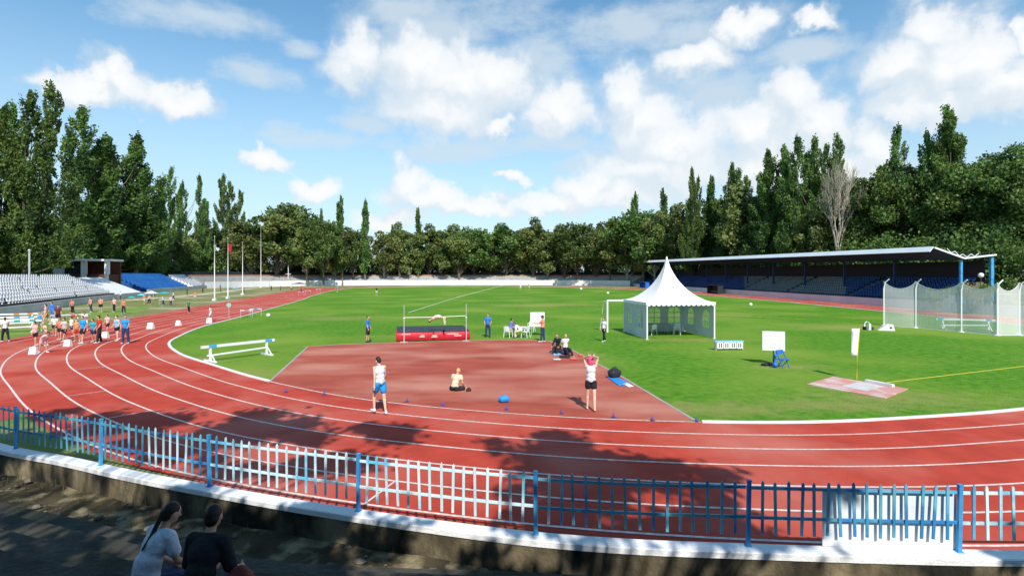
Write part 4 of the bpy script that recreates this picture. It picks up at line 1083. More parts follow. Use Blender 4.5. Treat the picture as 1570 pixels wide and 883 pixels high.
for (y, m_, l) in ((497,M['orange'],'rearmost white barrier at the left edge, orange banded'),(503,M['post'],'middle blue banded barrier at the left edge'),(510,mat('green_band',(.02,.35,.25),(.02,.3,.2),2,.5),'front green banded barrier at the left edge of the track')):
    barrier(-10,y+.5,44,y-1, l, h=.95, bands=(.2,.55,.8), mband=m_)

# --- throwing cage
cage = empty('throwing_cage', (0,0,0), 0, 'tall white net throwing cage with curved top posts at the right edge', 'cage')
cps = [(1355,499.5),(1404,503),(1474,509.5),(1529,514.5),(1563,514.5),(1640,520)]
CPT = [Vector(G(*p)) for p in cps]
netm = netmat('net', (.84,.84,.82), .50)
for i, p in enumerate(CPT):
    h = 4.15; mb = MB()
    q = CPT[min(i+1,len(CPT)-1)] if i < len(CPT)-1 else p+(p-CPT[i-1]); d = (q-p).normalized()
    mb.tube([(p.x,p.y,0),(p.x,p.y,h*.8),(p.x+d.x*.12,p.y+d.y*.12,h*.93),(p.x+d.x*.42,p.y+d.y*.42,h)], [.055,.055,.05,.045], 8)
    mb.lathe([(.22,0),(.22,.05),(.07,.08)], 10, (p.x,p.y,.0)); mb.build('post', M['white'], cage)
for i in range(len(CPT)-1):
    a, b = CPT[i], CPT[i+1]; n = 14; vs = []; fs = []
    top = []
    for k in range(n+1):
        t = k/n; p = a.lerp(b, t); sag = .62*(4*t*(1-t))**.8*(1 if i in (0,1,3) else .8)
        bow = Vector(((b-a).y, -(b-a).x)).normalized()*.10*math.sin(PI*t)
        for z in (0.02, 1.3, 2.6, 3.95-sag): vs.append((p.x+bow.x*math.sin(z), p.y+bow.y*math.sin(z), z))
        top.append(Vector(vs[-1]))
    for k in range(n):
        for j in range(3): fs.append((k*4+j,(k+1)*4+j,(k+1)*4+j+1,k*4+j+1))
    mb = MB(); mb.add(vs, fs); mb.build('net', netm, cage)
    mb = MB()
    for u, v in zip(top[:-1], top[1:]): mb.bar(u, v, .03, .03)
    for k in range(n):
        mb.bar(vs[k*4], vs[(k+1)*4], .04, .04)
    # coarse cords that hold the netting
    for f in range(1, 8):
        t = f/8; p = a.lerp(b, t); mb.bar((p.x,p.y,.02),(p.x,p.y,3.3),.006,.006)
    for z in (.8,1.6,2.4,3.1):
        mb.bar((a.x,a.y,z),(b.x,b.y,z-.0),.008,.008)
    mb.build('net_rope', M['white'], cage)
# back panels of the cage (second line of netting)
# --- throwing circle slab, board with pole
q = [Vector(G(*p)) for p in ((1237,590.5),(1277,579),(1392,597.6),(1357,612))]
slab = empty('throwing_slab', (0,0,0), 0, 'pink and white throwing slab set in the grass at the right', 'slab')
pink = mat('faded_pink_rubber', (.60,.24,.20), (.55,.34,.30), 1.8, .85, .2, 20, c3=(.62,.50,.46), s3=.9, lo3=.45, hi3=.6)
mb = MB(); n = 4; mb.add([(p.x,p.y,.0) for p in q]+[(p.x,p.y,.055) for p in q], [(0,1,5,4),(1,2,6,5),(2,3,7,6),(3,0,4,7),(4,5,6,7)]); mb.build('slab', pink, slab)
def bil(u, v): return q[0].lerp(q[3], u).lerp(q[1].lerp(q[2], u), v)
mb = MB(); pp = [bil(.36,.30),bil(.70,.22),bil(.74,.86),bil(.42,.90)]
mb.add([(p.x,p.y,.058) for p in pp]+[(p.x,p.y,.066) for p in pp], [(0,1,5,4),(1,2,6,5),(2,3,7,6),(3,0,4,7),(4,5,6,7)]); mb.build('centre_plate', mat('pale_plate',(.62,.58,.56),(.52,.48,.46),2,.8), slab)
a, b = bil(.47,1.0), bil(.84,.93)
mb = MB(); mb.bar((a.x,a.y,.11),(b.x,b.y,.11),.16,.10); mb.build('stop_board', M['white'], slab)
# sign with yellow pole
x, y = G(1313.5,583)
sg = empty('banner_pole', (x,y,.06), R(-12), 'narrow white banner on a leaning yellow pole behind the throwing slab', 'banner')
mb = MB(); h = zh(505,y); mb.tube([(0,0,0),(.03,0,h*.5),(.11,0,h)], .022, 8); mb.build('pole', M['yellow'], sg)
mb = MB(); vs = []; fs = []
for i in range(9):
    t = i/8; z = h*(.99-.53*t); xo = .10-.06*t; wv2 = .02*math.sin(t*7)
    vs += [(xo-.30+.04*t,wv2,z),(xo-.155,-wv2-.02,z),(xo-.012,.0,z)]
for i in range(8):
    for k in range(2): fs.append((i*3+k,i*3+k+1,(i+1)*3+k+1,(i+1)*3+k))
mb.add(vs, fs); ob = mb.build('banner', M['fabricw'], sg, True)
sol = ob.modifiers.new('thick','SOLIDIFY'); sol.thickness = .012
# --- white scoreboard on a stand, with a small blue chair in front
x, y = G(1190,560)
sb = empty('scoreboard', (x,y,.018), R(-18), 'white square scoreboard on a dark post with a blue chair beside it', 'scoreboard')
z0, z1 = zh(538,y), zh(508.5,y); hw = 31.5/2*y/FPX
mb = MB(); mb.box(-.12-hw,-.12+hw,-.04,.04,z0,z1); mb.build('panel', M['white'], sb)
mb = MB()
for r_ in range(4):
    for c_ in range(4):
        if (r_*5+c_*3) % 4 == 0: continue
        mb.box(-.12-hw+.14+c_*.2,-.12-hw+.22+c_*.2,-.046,-.042,z0+.12+r_*.2,z0+.16+r_*.2)
mb.build('printed_mark', mat('faint_grey',(.55,.52,.55),(.6,.55,.52),8,.7), sb)
mb = MB(); mb.bar((-.12,.06,.03),(-.12,.06,z0+.3),.05,.05); mb.box(-.45,.2,.0,.06,0,.03); mb.box(-.15,-.09,-.3,.35,.001,.031); mb.build('stand', M['dark'], sb)
def small_chair(px, py, rz, label):
    x, y = G(px, py); t = empty('folding_chair', (x,y,.018), rz, label, 'chair')
    mb = MB(); mb.box(-.22,.22,-.2,.2,.40,.43); mb.build('seat', M['blue'], t)
    mb = MB(); mb.box(-.22,.22,.19,.21,.62,.84); mb.build('backrest', M['blue'], t)
    for sx in (-1,1):
        mb = MB(); mb.bar((sx*.22,-.2,0),(sx*.22,.2,.84),.03,.03); mb.build('leg', M['blue'], t)
        mb = MB(); mb.bar((sx*.2,.2,0),(sx*.2,-.16,.41),.03,.03); mb.build('leg', M['blue'], t)
    return t
small_chair(1200,564,R(25),'blue folding chair standing next to the white scoreboard')
x, y = G(1188.5,564)
mb = MB(); mb.ball((0,0,.13),(.13,.13,.13),12,8); mb.ball((0,0,.60),(.085,.085,.10),10,8); mb.tube([(0,0,.2),(0,0,.55)],.05,8)
b_ = mb.build('water_jug', M['blue'], None, True); b_.location = (x,y,.018); tag(b_, 'blue bottle shaped bag stand between the scoreboard and the folding chair', 'stand')
# --- low white display box with dark slots
x, y = G(1118,537)
db = empty('display_box', (x,y,.018), R(4), 'low white distance display with dark slots and light blue top right of the tent', 'display')
mb = MB()
for i in range(4):
    x0 = -.78+i*.40; mb.box(x0,x0+.36,-.10,.10,.10,.50)
mb.build('panel', M['white'], db)
mb = MB()
for i in range(4):
    x0 = -.78+i*.40
    for k in (.09,.22): mb.box(x0+k,x0+k+.06,-.106,-.102,.16,.42)
mb.build('slot', M['dark'], db)
mb = MB(); mb.box(-.92,.84,-.12,.12,.502,.56); mb.build('top_rail', mat('pale_blue',(.25,.58,.78),(.2,.5,.7),3,.5), db)
for xx in (-.85,.80):
    mb = MB(); mb.box(xx-.02,xx+.02,-.1,.1,0,.50); mb.build('leg', M['metal'], db)
# --- white wedge and small blower near the cage
x, y = G(1362,507)
wd = empty('stopwatch_box', (x,y,.018), R(-20), 'white wedge shaped box with a dark round hole before the throwing cage', 'box')
mb = MB(); mb.add([(-.75,-.2,0),(.42,-.2,0),(.28,-.2,.50),(-.12,-.2,.52),(-.75,.2,0),(.42,.2,0),(.28,.2,.50),(-.12,.2,.52)],[(0,1,2,3),(4,7,6,5),(0,4,5,1),(1,5,6,2),(2,6,7,3),(3,7,4,0)]); mb.build('body', M['white'], wd)
mb = MB(); mb.tube([(.12,-.206,.24),(.12,-.202,.24)],.085,14); mb.build('hole', M['dark'], wd)
x, y = G(1330,506)
cv = empty('implement_rack', (x,y,.018), R(10), 'small grey and white curved rack left of the wedge box', 'rack')
mb = MB(); mb.tube([(-.28,0,.25),(-.26,0,.55),(-.1,0,.68),(.08,0,.62),(.15,0,.5)],.045,8); mb.build('hoop', M['metal'], cv, True)
mb = MB(); mb.add([(.02,-.12,0),(.24,-.12,0),(.22,-.12,.5),(.08,-.12,.52),(.02,.12,0),(.24,.12,0),(.22,.12,.5),(.08,.12,.52)],[(0,1,2,3),(4,7,6,5),(0,4,5,1),(1,5,6,2),(2,6,7,3),(3,7,4,0)]); mb.build('panel', M['white'], cv)
mb = MB(); mb.box(-.32,-.22,-.15,.15,0,.28); mb.box(.26,.5,-.1,.1,0,.22); mb.build('foot', M['dark'], cv)

# --- lane boxes
def lane_box(px, py, w, label):
    x, y = G(px, py); t = empty('lane_box', (x,y,.02), random.uniform(-.25,.25), label, 'box', 'white lane number boxes on the track'); s = .85*w/FPX*y
    mb = MB(); v = [(-.5,-.34,0),(.5,-.34,0),(.5,.34,0),(-.5,.34,0),(-.42,-.12,1.0),(.42,-.12,1.0),(.42,.12,1.0),(-.42,.12,1.0)]
    mb.add([(a*s,b*s,c*s) for a,b,c in v],[(0,3,2,1),(4,5,6,7),(0,1,5,4),(1,2,6,5),(2,3,7,6),(3,0,4,7)]); mb.build('body', M['white'], t)
    mb = MB(); mb.box(-.34*s,.34*s,-.36*s,-.34*s,.04*s,.10*s); mb.box(-.12*s,.12*s,-.03*s,.03*s,1.001*s,1.10*s); mb.build('trim', M['metal'], t)
for a in ((51.5,543.5,13,'nearest white lane box at the runners\' feet, leftmost'),(104,531.5,12,'white lane box in front of the runner in black shorts'),(161.5,518.5,11,'white lane box between the red shirted and light blue runners'),
          (231,504.5,11,'white lane box right of the group on the empty lanes'),(273.5,499.5,9,'second white lane box right of the group'),(321,495.5,9,'farthest white lane box beside the inner kerb')): lane_box(*a)
# --- cones along the inner line
conem = mat('blue_cone',(.10,.08,.30),(.12,.07,.22),4,.5)
cproto = None
for (px, py, l) in ((438,602,'blue cone beyond the left end of the apron line'),(497,606,'second blue cone from the left along the inner line'),(624,617,'blue cone on the inner line between the walker and the sitting athlete'),(679,622.5,'blue cone below the sitting athlete'),(777,629,'blue cone just below the blue bag'),(861,635,'blue cone left of the barefoot woman\'s feet'),
                 (941,641,'blue cone right of the woman with raised arms'),(1000,645.5,'second last blue cone before the white kerb'),(1068,647,'blue cone where the white kerb begins')):
    x, y = G(px, py)
    if cproto is None:
        t = empty('marker_cone', (x,y,.027), 0, l, 'cone', 'small blue cones along the inner line')
        mb = MB(); mb.lathe([(.05,.015),(.038,.05),(.02,.12),(.012,.15)],12); mb.build('cone_body', conem, t, True)
        mb = MB(); mb.box(-.07,.07,-.07,.07,0,.015); mb.build('base', conem, t); cproto = t
    else: copy_thing(cproto, (x,y,.027), random.random(), l)
# --- bags, towels
def bag(px, py, size, m_, label, rz=0, strap=True, name='sports_bag', z=.024):
    x, y = G(px, py); t = empty(name, (x,y,z), rz, label, 'bag')
    bm = bmesh.new(); bmesh.ops.create_icosphere(bm, subdivisions=3, radius=1)
    for v in bm.verts:
        k = 1+.12*math.sin(v.co.x*5+1)*math.cos(v.co.y*4)+.06*math.sin(v.co.z*7)
        c = v.co*k; v.co = (math.copysign(abs(c.x)**.7,c.x)*size[0]/2, math.copysign(abs(c.y)**.8,c.y)*size[1]/2, max(0, (c.z*.5+.5))*size[2])
    me = bpy.data.meshes.new('bag_body'); bm.to_mesh(me); bm.free(); me.polygons.foreach_set('use_smooth',[True]*len(me.polygons)); link('bag_body', me, m_, t)
    if strap:
        mb = MB(); mb.tube([(-size[0]*.3,0,size[2]*.9),(-size[0]*.1,.02,size[2]*1.12),(size[0]*.15,.02,size[2]*1.12),(size[0]*.3,0,size[2]*.88)],.014,6); mb.build('strap', M['dark'], t)
    return t
bag(773,617.5,(.38,.26,.24),mat('bright_blue_cloth',(.02,.30,.80),(.02,.22,.62),4,.6),'crumpled bright blue bag lying on the apron', .2, False)
bag(718.5,600.5,(.22,.16,.12),mat('dark_red_cloth',(.10,.02,.02),(.07,.015,.015),4,.6),'small dark shoe bag beside the sitting athlete', .3)
bag(942,580,(.60,.42,.42),M['dark'],'black sports bag on the grass at the edge of the blue mat', .5)
bag(1180,561,(.9,.3,.14),M['dark'],'flat black bag lying on the grass under the scoreboard', .1, False)
bag(890,546,(.22,.2,.12),M['orange'],'small orange bag at the right end of the resting athletes', .1)
bag(866,549,(.62,.4,.12),M['dark'],'black clothes in a heap beside the resting athletes', -.4, False)
bag(879,552,(.4,.22,.10),mat('coral_cloth',(.75,.18,.14),(.6,.14,.1),3,.6),'coral towel in a heap below the resting athletes', -.4, False)
bag(854,552.5,(.42,.2,.07),M['white'],'small heap of white and black shoes on the apron edge', -.1, False)
def towel(pts, m_, label, z=.032):
    P = [Vector(G(*p)) for p in pts]; vs = []; fs = []; n = 10
    for i in range(n+1):
        for j in range(n+1):
            p = P[0].lerp(P[1], i/n).lerp(P[3].lerp(P[2], i/n), j/n); vs.append((p.x,p.y,z+.012*math.sin(i*1.9+j)*math.cos(j*1.3)+.012))
    for i in range(n):
        for j in range(n): fs.append((i*(n+1)+j,(i+1)*(n+1)+j,(i+1)*(n+1)+j+1,i*(n+1)+j+1))
    mb = MB(); mb.add(vs, fs); o = mb.build('towel', m_, None, True); md = o.modifiers.new('thick','SOLIDIFY'); md.thickness = .01
    tag(o, label, 'towel')
towel([(929,578),(941,577),(967,590),(949,592.5)], mat('blue_mat',(.02,.24,.72),(.03,.30,.78),3,.6), 'bright blue mat on the apron edge next to the black bag')
towel([(955,590),(962,588),(972,594),(964,595)], M['white'], 'small white towel at the end of the blue mat')
towel([(844,541),(858,540),(866,544),(850,546)], mat('light_blue_mat',(.25,.62,.85),(.2,.5,.8),3,.6), 'light blue mat under the resting athletes')

# --- judges' corner: table, chairs, white board
folding_table((*G(796,516.5),.018), R(10), 1.1, .6, .72, 'white judges\' table beside the high jump mat', M['white'])
plastic_chair((*G(806,518),.018), R(60), 'rounded white plastic chair at the judges\' table, right side')
plastic_chair((*G(779,517.5),.018), R(-30), 'white plastic chair under the judge in blue')
plastic_chair((*G(814.5,508.5),.018), R(160), 'white plastic chair between the table and the tall scoreboard')
x, y = G(824,515)
jb = empty('result_board', (x,y,.018), R(3), 'white results board on legs behind the judge in salmon', 'board')
z0, z1 = zh(501,y), zh(479,y); hw = 22/2*y/FPX
mb = MB(); mb.box(-hw,hw,-.03,.03,z0,z1); mb.build('panel', M['white'], jb)
mb = MB()
for r_ in range(3):
    for c_ in range(4): mb.box(-hw+.12+c_*.22,-hw+.22+c_*.22,-.037,-.032,z0+.15+r_*.25,z0+.24+r_*.25)
mb.build('printed_mark', mat('grey_print',(.45,.43,.50),(.5,.48,.45),8,.7), jb)
for sx in (-1,1):
    mb = MB(); mb.bar((sx*hw*.8,.05,0),(sx*hw*.8,.0,z0+.1),.04,.04); mb.build('leg', M['metal'], jb)
# --- flagpoles, tall white pole, cross posts
def flagpole(px, py, ptop, label, flag=None, r=.055):
    x, y = G(px, py); h = zh(ptop, y); t = empty('flagpole', (x,y,0), 0, label, 'flagpole', 'white flagpoles near the far stand')
    mb = MB(); mb.tube([(0,0,0),(0,0,h*.5),(.0,0,h)],[r*1.7,r*1.35,r],10); mb.ball((0,0,h+.05),.09,8,6); mb.build('pole', M['white'], t, True)
    mb = MB(); mb.box(-.28,.28,-.28,.28,0,.35); mb.build('base', M['white'], t)
    if flag:
        vs = []; fs = []
        for i in range(8):
            for j in range(7):
                u, v = i/7, j/6; vs.append((.05+.42*u*1.6-.1*v*u, .12*math.sin(u*9+v*2)*u, h-.9-1.55*v-.45*u*u))
        for i in range(7):
            for j in range(6): fs.append((i*7+j,i*7+j+1,(i+1)*7+j+1,(i+1)*7+j))
        mb = MB(); mb.add(vs, fs); mb.build('flag', flag, t, True)
flagpole(329,461,363,'leftmost of the three shorter white flagpoles')
flagpole(349.5,458,366,'middle white flagpole with a hanging dark red flag', mat('red_flag',(.42,.02,.02),(.30,.015,.02),2,.7))
flagpole(372,452,372,'right hand short white flagpole')
flagpole(400,440.6,338,'tallest white flagpole at the right of the four')
for (px, l) in ((405.5,'left small lamp post by the far wall'),(442,'right small lamp post by the far wall')):
    x, y = G(px, 438.5); h = zh(406, y); t = empty('lamp_post', (x,y,0), 0, l, 'lamp post', 'small lamp posts by the far wall')
    mb = MB(); mb.tube([(0,0,0),(0,0,h)],.13,8); mb.build('pole', M['white'], t)
    mb = MB(); mb.box(-1.1,1.1,-.09,.09,zh(420,y)-.1,zh(420,y)+.1); mb.build('crossarm', M['white'], t)
x, y = G(45,463); y = 86; x = at(45,86)[0]
mb = MB(); mb.tube([(0,0,0),(0,0,zh(384,86))],.13,8); mb.ball((0,0,zh(384,86)),.2,8,6)
o = mb.build('lamp_post', M['metal'], None); o.location = (x,86,0); tag(o, 'thin grey lamp post behind the white seats at the left', 'lamp post')
# globe lamp and planting by the grandstand end
x, y = at(1504, 66); t = empty('globe_lamp', (x,y,0), 0, 'white globe lamp on a dark post beside the blue roof posts', 'lamp')
hh = zh(422,66); mb = MB(); mb.ball((0,0,hh),.30,14,10); mb.build('globe', M['white'], t, True)
mb = MB(); mb.tube([(0,0,0),(0,0,hh-.28)],.07,8); mb.build('pole', M['dark'], t)
def shrub(px, D, top, w, m_, label, dens=900, leaf=.22):
    global rng; rng = np.random.default_rng(int(px)); x = at(px, D)[0]; h = zh(top, D)
    t = empty('shrub', (x, D, 0), 0, label, 'shrub'); P = []
    for k in range(12):
        c = (random.uniform(-w/2,w/2)*.8, random.uniform(-1,1), h*random.uniform(.45,.85)); r = h*random.uniform(.12,.2); P.append(ell_pts(c,(r,r,r*.8),dens//12,.4))
    me = leaf_mesh('foliage', np.concatenate(P), leaf*(.7+.6*rng.random(sum(len(q) for q in P))), m_); c = bpy.data.objects.new('foliage', me); col.objects.link(c); c.parent = t
    mb = MB()
    for k in range(6): mb.tube([(0,0,0),(random.uniform(-w/3,w/3),random.uniform(-.5,.5),h*.7)],[.07,.03],5)
    mb.build('stem', M['bark'], t)
shrub(1488, 62, 428, 5, M['flowers'], 'yellow green shrub behind the throwing cage near the blue post')
shrub(1532, 60, 424, 5, M['leafplane'], 'dark rounded shrub behind the throwing cage at the right')
shrub(1436, 64, 438, 6, M['leafplane'], 'low dark shrub behind the second cage panel')
# far small tents, umbrellas, tables
def umbrella(px, py, top, w, m_, label):
    x, y = G(px, py); h = zh(top, y); t = empty('parasol', (x,y,0), 0, label, 'umbrella'); r = w/2*y/FPX
    mb = MB(); mb.lathe([(r,h*.72),(r*.66,h*.86),(r*.3,h*.96),(.02,h)],8); mb.build('canopy', m_, t)
    mb = MB(); mb.tube([(0,0,0),(0,0,h*.9)],.03,6); mb.build('pole', M['metal'], t)
green = mat('teal_cloth',(.05,.40,.36),(.04,.32,.30),2,.7)
umbrella(202,462,454,11,green,'teal parasol nearest the group of runners')
umbrella(217,459,450,12,mat('turquoise_cloth',(.12,.55,.60),(.1,.5,.5),2,.7),'turquoise parasol between the teal ones')
umbrella(252,456,447,18,green,'wide teal parasol below the blue seats')
umbrella(361,449,440,10,mat('skyblue_cloth',(.15,.42,.66),(.1,.35,.6),2,.7),'small sky blue parasol between the flagpoles')
def gazebo(px, py, top, w, m_, label, name='gazebo'):
    x, y = G(px, py); h = zh(top, y); r = w/2*y/FPX; t = empty(name, (x,y,0), .2, label, 'gazebo')
    mb = MB(); mb.add([(-r,-1.2,h*.72),(r,-1.2,h*.72),(r,1.2,h*.72),(-r,1.2,h*.72),(0,0,h)],[(0,1,4),(1,2,4),(2,3,4),(3,0,4),(3,2,1,0)]); mb.build('canopy', m_, t)
    for sx in (-1,1):
        for sy in (-1,1): mb = MB(); mb.bar((sx*r*.95,sy*1.1,0),(sx*r*.95,sy*1.1,h*.72),.06,.06); mb.build('leg', M['metal'], t)
gazebo(232,459.5,446,14,M['white'],'small white gazebo below the blue seats')
gazebo(459,441.5,433,24,M['dark'],'black gazebo at the far end of the straight')
gazebo(488,438.5,429,12,M['white'],'white gazebo box by the far wall')
for (px, py, rz_, l) in ((100,495,.4,'white trestle table behind the runners, left'),(118,494,.3,'white trestle table behind the runners, right'),(256,467,.3,'white trestle table beyond the group near the verge')):
    folding_table((*G(px,py),.01), rz_, 2.0, .8, .76, l, M['white'])
# low hurdles stacked by the inner kerb
def hurdle(px, py, rz_, label, m_=None):
    x, y = G(px, py); t = empty('hurdle', (x,y,.02), rz_, label, 'hurdle', 'hurdles standing by the straight')
    mb = MB(); mb.box(-.6,.6,-.012,.012,.77,.84); mb.build('bar', M['white'], t)
    for sx in (-1,1): mb = MB(); mb.bar((sx*.55,0,0),(sx*.55,0,.80),.03,.03); mb.bar((sx*.55,0,.02),(sx*.55,.65,.02),.03,.03); mb.build('leg', m_ or M['metal'], t)
    mb = MB(); mb.box(-.2,.2,-.016,.016,.768,.842); mb.build('painted_band', m_ or M['post'], t)
for (px, py, l) in ((378,488,'nearest hurdle lying by the inner kerb'),(392,485.5,'hurdle beside the small white ball marker'),(462,453,'left of three far hurdles on the straight'),(472,451,'middle of three far hurdles on the straight'),(488,448.5,'right of three far hurdles on the straight')): hurdle(px, py, random.uniform(-.1,.5), l)
# white ball markers on the grass
def ball_marker(px, py, d, label):
    x, y = G(px, py); mb = MB(); r = d/2*y/FPX; mb.ball((0,0,r),r,12,8); o = mb.build('marker_ball', M['white'], None, True); o.location = (x,y,.018); tag(o, label, 'ball', 'white marker balls on the grass')
for a in ((1151,469.5,5,'white ball on the grass right of the tent roof'),(891,445,4,'white ball on the far grass left of the goal'),(932,451.5,4,'white ball above the left goal post'),(411.5,486.5,6,'white ball on the grass near the inner kerb')): ball_marker(*a)
# green round sign on a thin post in the inner lane
x, y = G(351,488); t = empty('round_sign', (x,y,.02), 0, 'small grey green round sign on a thin post by the inner kerb', 'sign')
hs = zh(468,y); mb = MB(); mb.tube([(0,0,0),(0,0,hs)],.02,6); mb.build('pole', M['metal'], t)
mb = MB(); mb.tube([(0,-.03,hs),(0,0.0,hs)],.24,16); mb.build('sign_plate', mat('grey_green',(.35,.55,.48),(.2,.42,.34),3,.6), t)
# ============================================================ people
PEND = []
HAIRD = mat('dark_hair',(.015,.011,.009),(.025,.017,.012),20,.5)
HAIRB = mat('blond_hair',(.55,.38,.16),(.45,.30,.12),20,.5)
HAIRR = mat('pink_hair',(.85,.10,.25),(.75,.08,.20),20,.5)
HAIRN = mat('brown_hair',(.10,.05,.025),(.07,.035,.02),20,.5)
_cm = {}
def cloth(c):
    if c not in _cm: _cm[c] = mat('cloth', c, tuple(x*.72 for x in c), 6, .85, .9, 9)
    return _cm[c]
class Blob:
    def __init__(s): s.b = MB()
    def cap(s, a, b, ra, rb, n=12):
        a, b = Vector(a), Vector(b); d = b-a; L_ = max(d.length, 1e-5); q = d.to_track_quat('Z','Y') if d.length > 1e-5 else Matrix.Identity(3).to_quaternion()
        prof = []
        for i in range(5): t = -PI/2+PI/2*i/4; prof.append((max(.0008, ra*math.cos(t)), ra*math.sin(t)))
        for i in range(5): t = PI/2*i/4; prof.append((max(.0008, rb*math.cos(t)), L_+rb*math.sin(t)))
        t_ = MB(); t_.lathe(prof, n); m4 = q.to_matrix().to_4x4(); m4.translation = a; s.b.add(t_.v, t_.f, m4)
    def ell(s, c, r, rot=None):
        t_ = MB(); t_.ball((0,0,0), r, 16, 12); m4 = (rot.to_4x4() if rot is not None else Matrix.Identity(4)); m4 = m4.copy(); m4.translation = Vector(c); s.b.add(t_.v, t_.f, m4)
    def build(s, name, m, parent, vox, smooth=2):
        o = s.b.build(name, m, parent, True)
        r = o.modifiers.new('r','REMESH'); r.mode = 'VOXEL'; r.voxel_size = vox; r.use_smooth_shade = True
        if smooth: k = o.modifiers.new('s','SMOOTH'); k.factor = .5; k.iterations = smooth
        PEND.append(o); return o
def person(loc, rz, label, pose, wear, h=1.75, vox=.022, group=None, detail=False, rot=None, skin=None, female=False, name='person'):
    """pose: hip (l,r), knee (l,r), splay, lean, arms [(flex,abduct,elbow,inward)]*2 (l,r), head (pitch,yaw), sit=height of the seat or None
       wear: top, sleeve (0..1), bottom, leg (0..1), shoe, hair, hairlen"""
    root = empty(name, loc, rz, label, 'person', group)
    k = h/1.75; pz = .93*k
    lean = R(pose.get('lean',0)); T = Matrix.Rotation(-lean,3,'X')
    pel = Vector((0,0,0)); sw = (.160 if female else .178)*k
    bend = R(pose.get('bend',0)); T2 = Matrix.Rotation(-lean-bend,3,'X')
    waist = pel+T@Vector((0,0,.20*k)); chest = waist+T2@Vector((0,0,.17*k)); neck = chest+T2@Vector((0,0,.15*k))
    hp, hy = pose.get('head',(0,0)); Rh = Matrix.Rotation(R(hy),3,'Z') @ Matrix.Rotation(-(lean+bend)*.5-R(hp),3,'X')
    headc = neck+T2@Vector((0,.0,.05*k))+Rh@Vector((0,.015*k,.135*k))
    legs = []
    for i, sx in enumerate((-1,1)):
        hf = R(pose.get('hip',(0,0))[i]); kn = R(pose.get('knee',(0,0))[i]); sp = R(pose.get('splay',(3,3))[i] if hasattr(pose.get('splay',3),'__len__') else pose.get('splay',3))
        h0 = pel+Vector((sx*.085*k,0,-.02*k))
        d1 = Vector((sx*math.sin(sp)*(1 if abs(hf)<1 else 1.2), math.sin(hf), -math.cos(hf))).normalized()
        k0 = h0+d1*.43*k
        a2 = hf-kn; d2 = Vector((sx*math.sin(sp)*.3, math.sin(a2), -math.cos(a2))).normalized(); an = k0+d2*.42*k
        fa = pose.get('foot',(0,0))[i]; fd = Vector((sx*.18, math.cos(R(fa)), math.sin(R(fa)))).normalized()
        legs.append((h0,k0,an,an+fd*.17*k+Vector((0,0,-.045*k if fa > -60 else 0)), fd))
    arms = []
    for i, sx in enumerate((-1,1)):
        fl, ab, eb, inw = pose.get('arms',((5,8,10,0),(5,8,10,0)))[i]
        s0_ = chest+T2@Vector((sx*sw*.93,0,.115*k))
        fl_, ab_ = R(fl), R(ab); d1 = T2@Vector((sx*math.sin(ab_), math.sin(fl_)*math.cos(ab_), -math.cos(fl_)*math.cos(ab_)))
        e0 = s0_+d1*.28*k; f2 = fl_+R(eb); d2 = T2@Vector((sx*math.sin(ab_*.6)-sx*math.sin(R(inw)), math.sin(f2)*math.cos(ab_), -math.cos(f2)*math.cos(ab_))); d2.normalize()
        w0 = e0+d2*.245*k; arms.append((s0_,e0,w0,d2))
    b = Blob()
    b.ell(pel+Vector((0,0,.03*k)), (.150*k,.108*k,.115*k), T); b.cap(pel+T@Vector((0,0,.05*k)), waist, .118*k, .112*k)
    b.ell(waist, (.130*k,.095*k,.12*k), T); b.ell(chest, ((.138 if female else .152)*k,.104*k,.165*k), T2)
    b.cap(arms[0][0], arms[1][0], .055*k, .055*k); b.cap(chest+T2@Vector((0,0,.08*k)), neck, .085*k, .052*k); b.cap(neck, headc, .05*k, .046*k)
    b.ell(headc, (.076*k,.094*k,.112*k), Rh); b.ell(headc+Rh@Vector((0,.03*k,-.06*k)), (.055*k,.06*k,.05*k), Rh)
    b.cap(headc+Rh@Vector((0,.088*k,.012*k)), headc+Rh@Vector((0,.108*k,-.022*k)), .010*k, .015*k)
    for sx in (-1,1): b.ell(headc+Rh@Vector((sx*.078*k,0,-.01*k)), (.012*k,.022*k,.032*k), Rh)
    for (h0,k0,an,toe,fd) in legs:
        b.cap(h0,k0,.086*k,.055*k); b.cap(k0,an,.052*k,.034*k); b.cap(k0.lerp(an,.18),k0.lerp(an,.5),.056*k,.044*k)
        b.cap(an+Vector((0,-.02*k,-.03*k)), toe, .036*k,.026*k)
    for i,(s0_,e0,w0,d2) in enumerate(arms):
        b.cap(s0_,e0,.046*k,.036*k); b.cap(e0,w0,.037*k,.025*k)
        side = Vector(((-1,1)[i],0,0)); pd = d2; nrm = pd.cross(Vector((0,1,0)) if abs(pd.y) < .8 else Vector((0,0,1))).normalized(); lat = nrm.cross(pd).normalized()
        pc = w0+pd*.055*k
        b.cap(w0+pd*.01*k, pc+pd*.03*k, .026*k, .030*k); b.ell(pc+pd*.01*k+lat*.0, (.034*k,.034*k,.045*k))
        fr = .0095*k if detail else .013*k
        for q in range(4):
            st = pc+pd*.035*k+lat*(q-1.5)*.019*k; L1 = (.042,.048,.045,.034)[q]*k
            m_ = st+pd*L1; b.cap(st, m_, fr, fr*.92); b.cap(m_, m_+(pd*.8-nrm*.5).normalized()*L1*.75, fr*.92, fr*.75)
        th = w0+pd*.03*k+lat*.03*k; b.cap(th, th+(pd*.6+lat*.8).normalized()*.045*k, fr*1.15, fr); 
    b.build('body', skin or SKIN, root, vox if not detail else min(vox,.010), 2 if not detail else 1)
    vc = vox
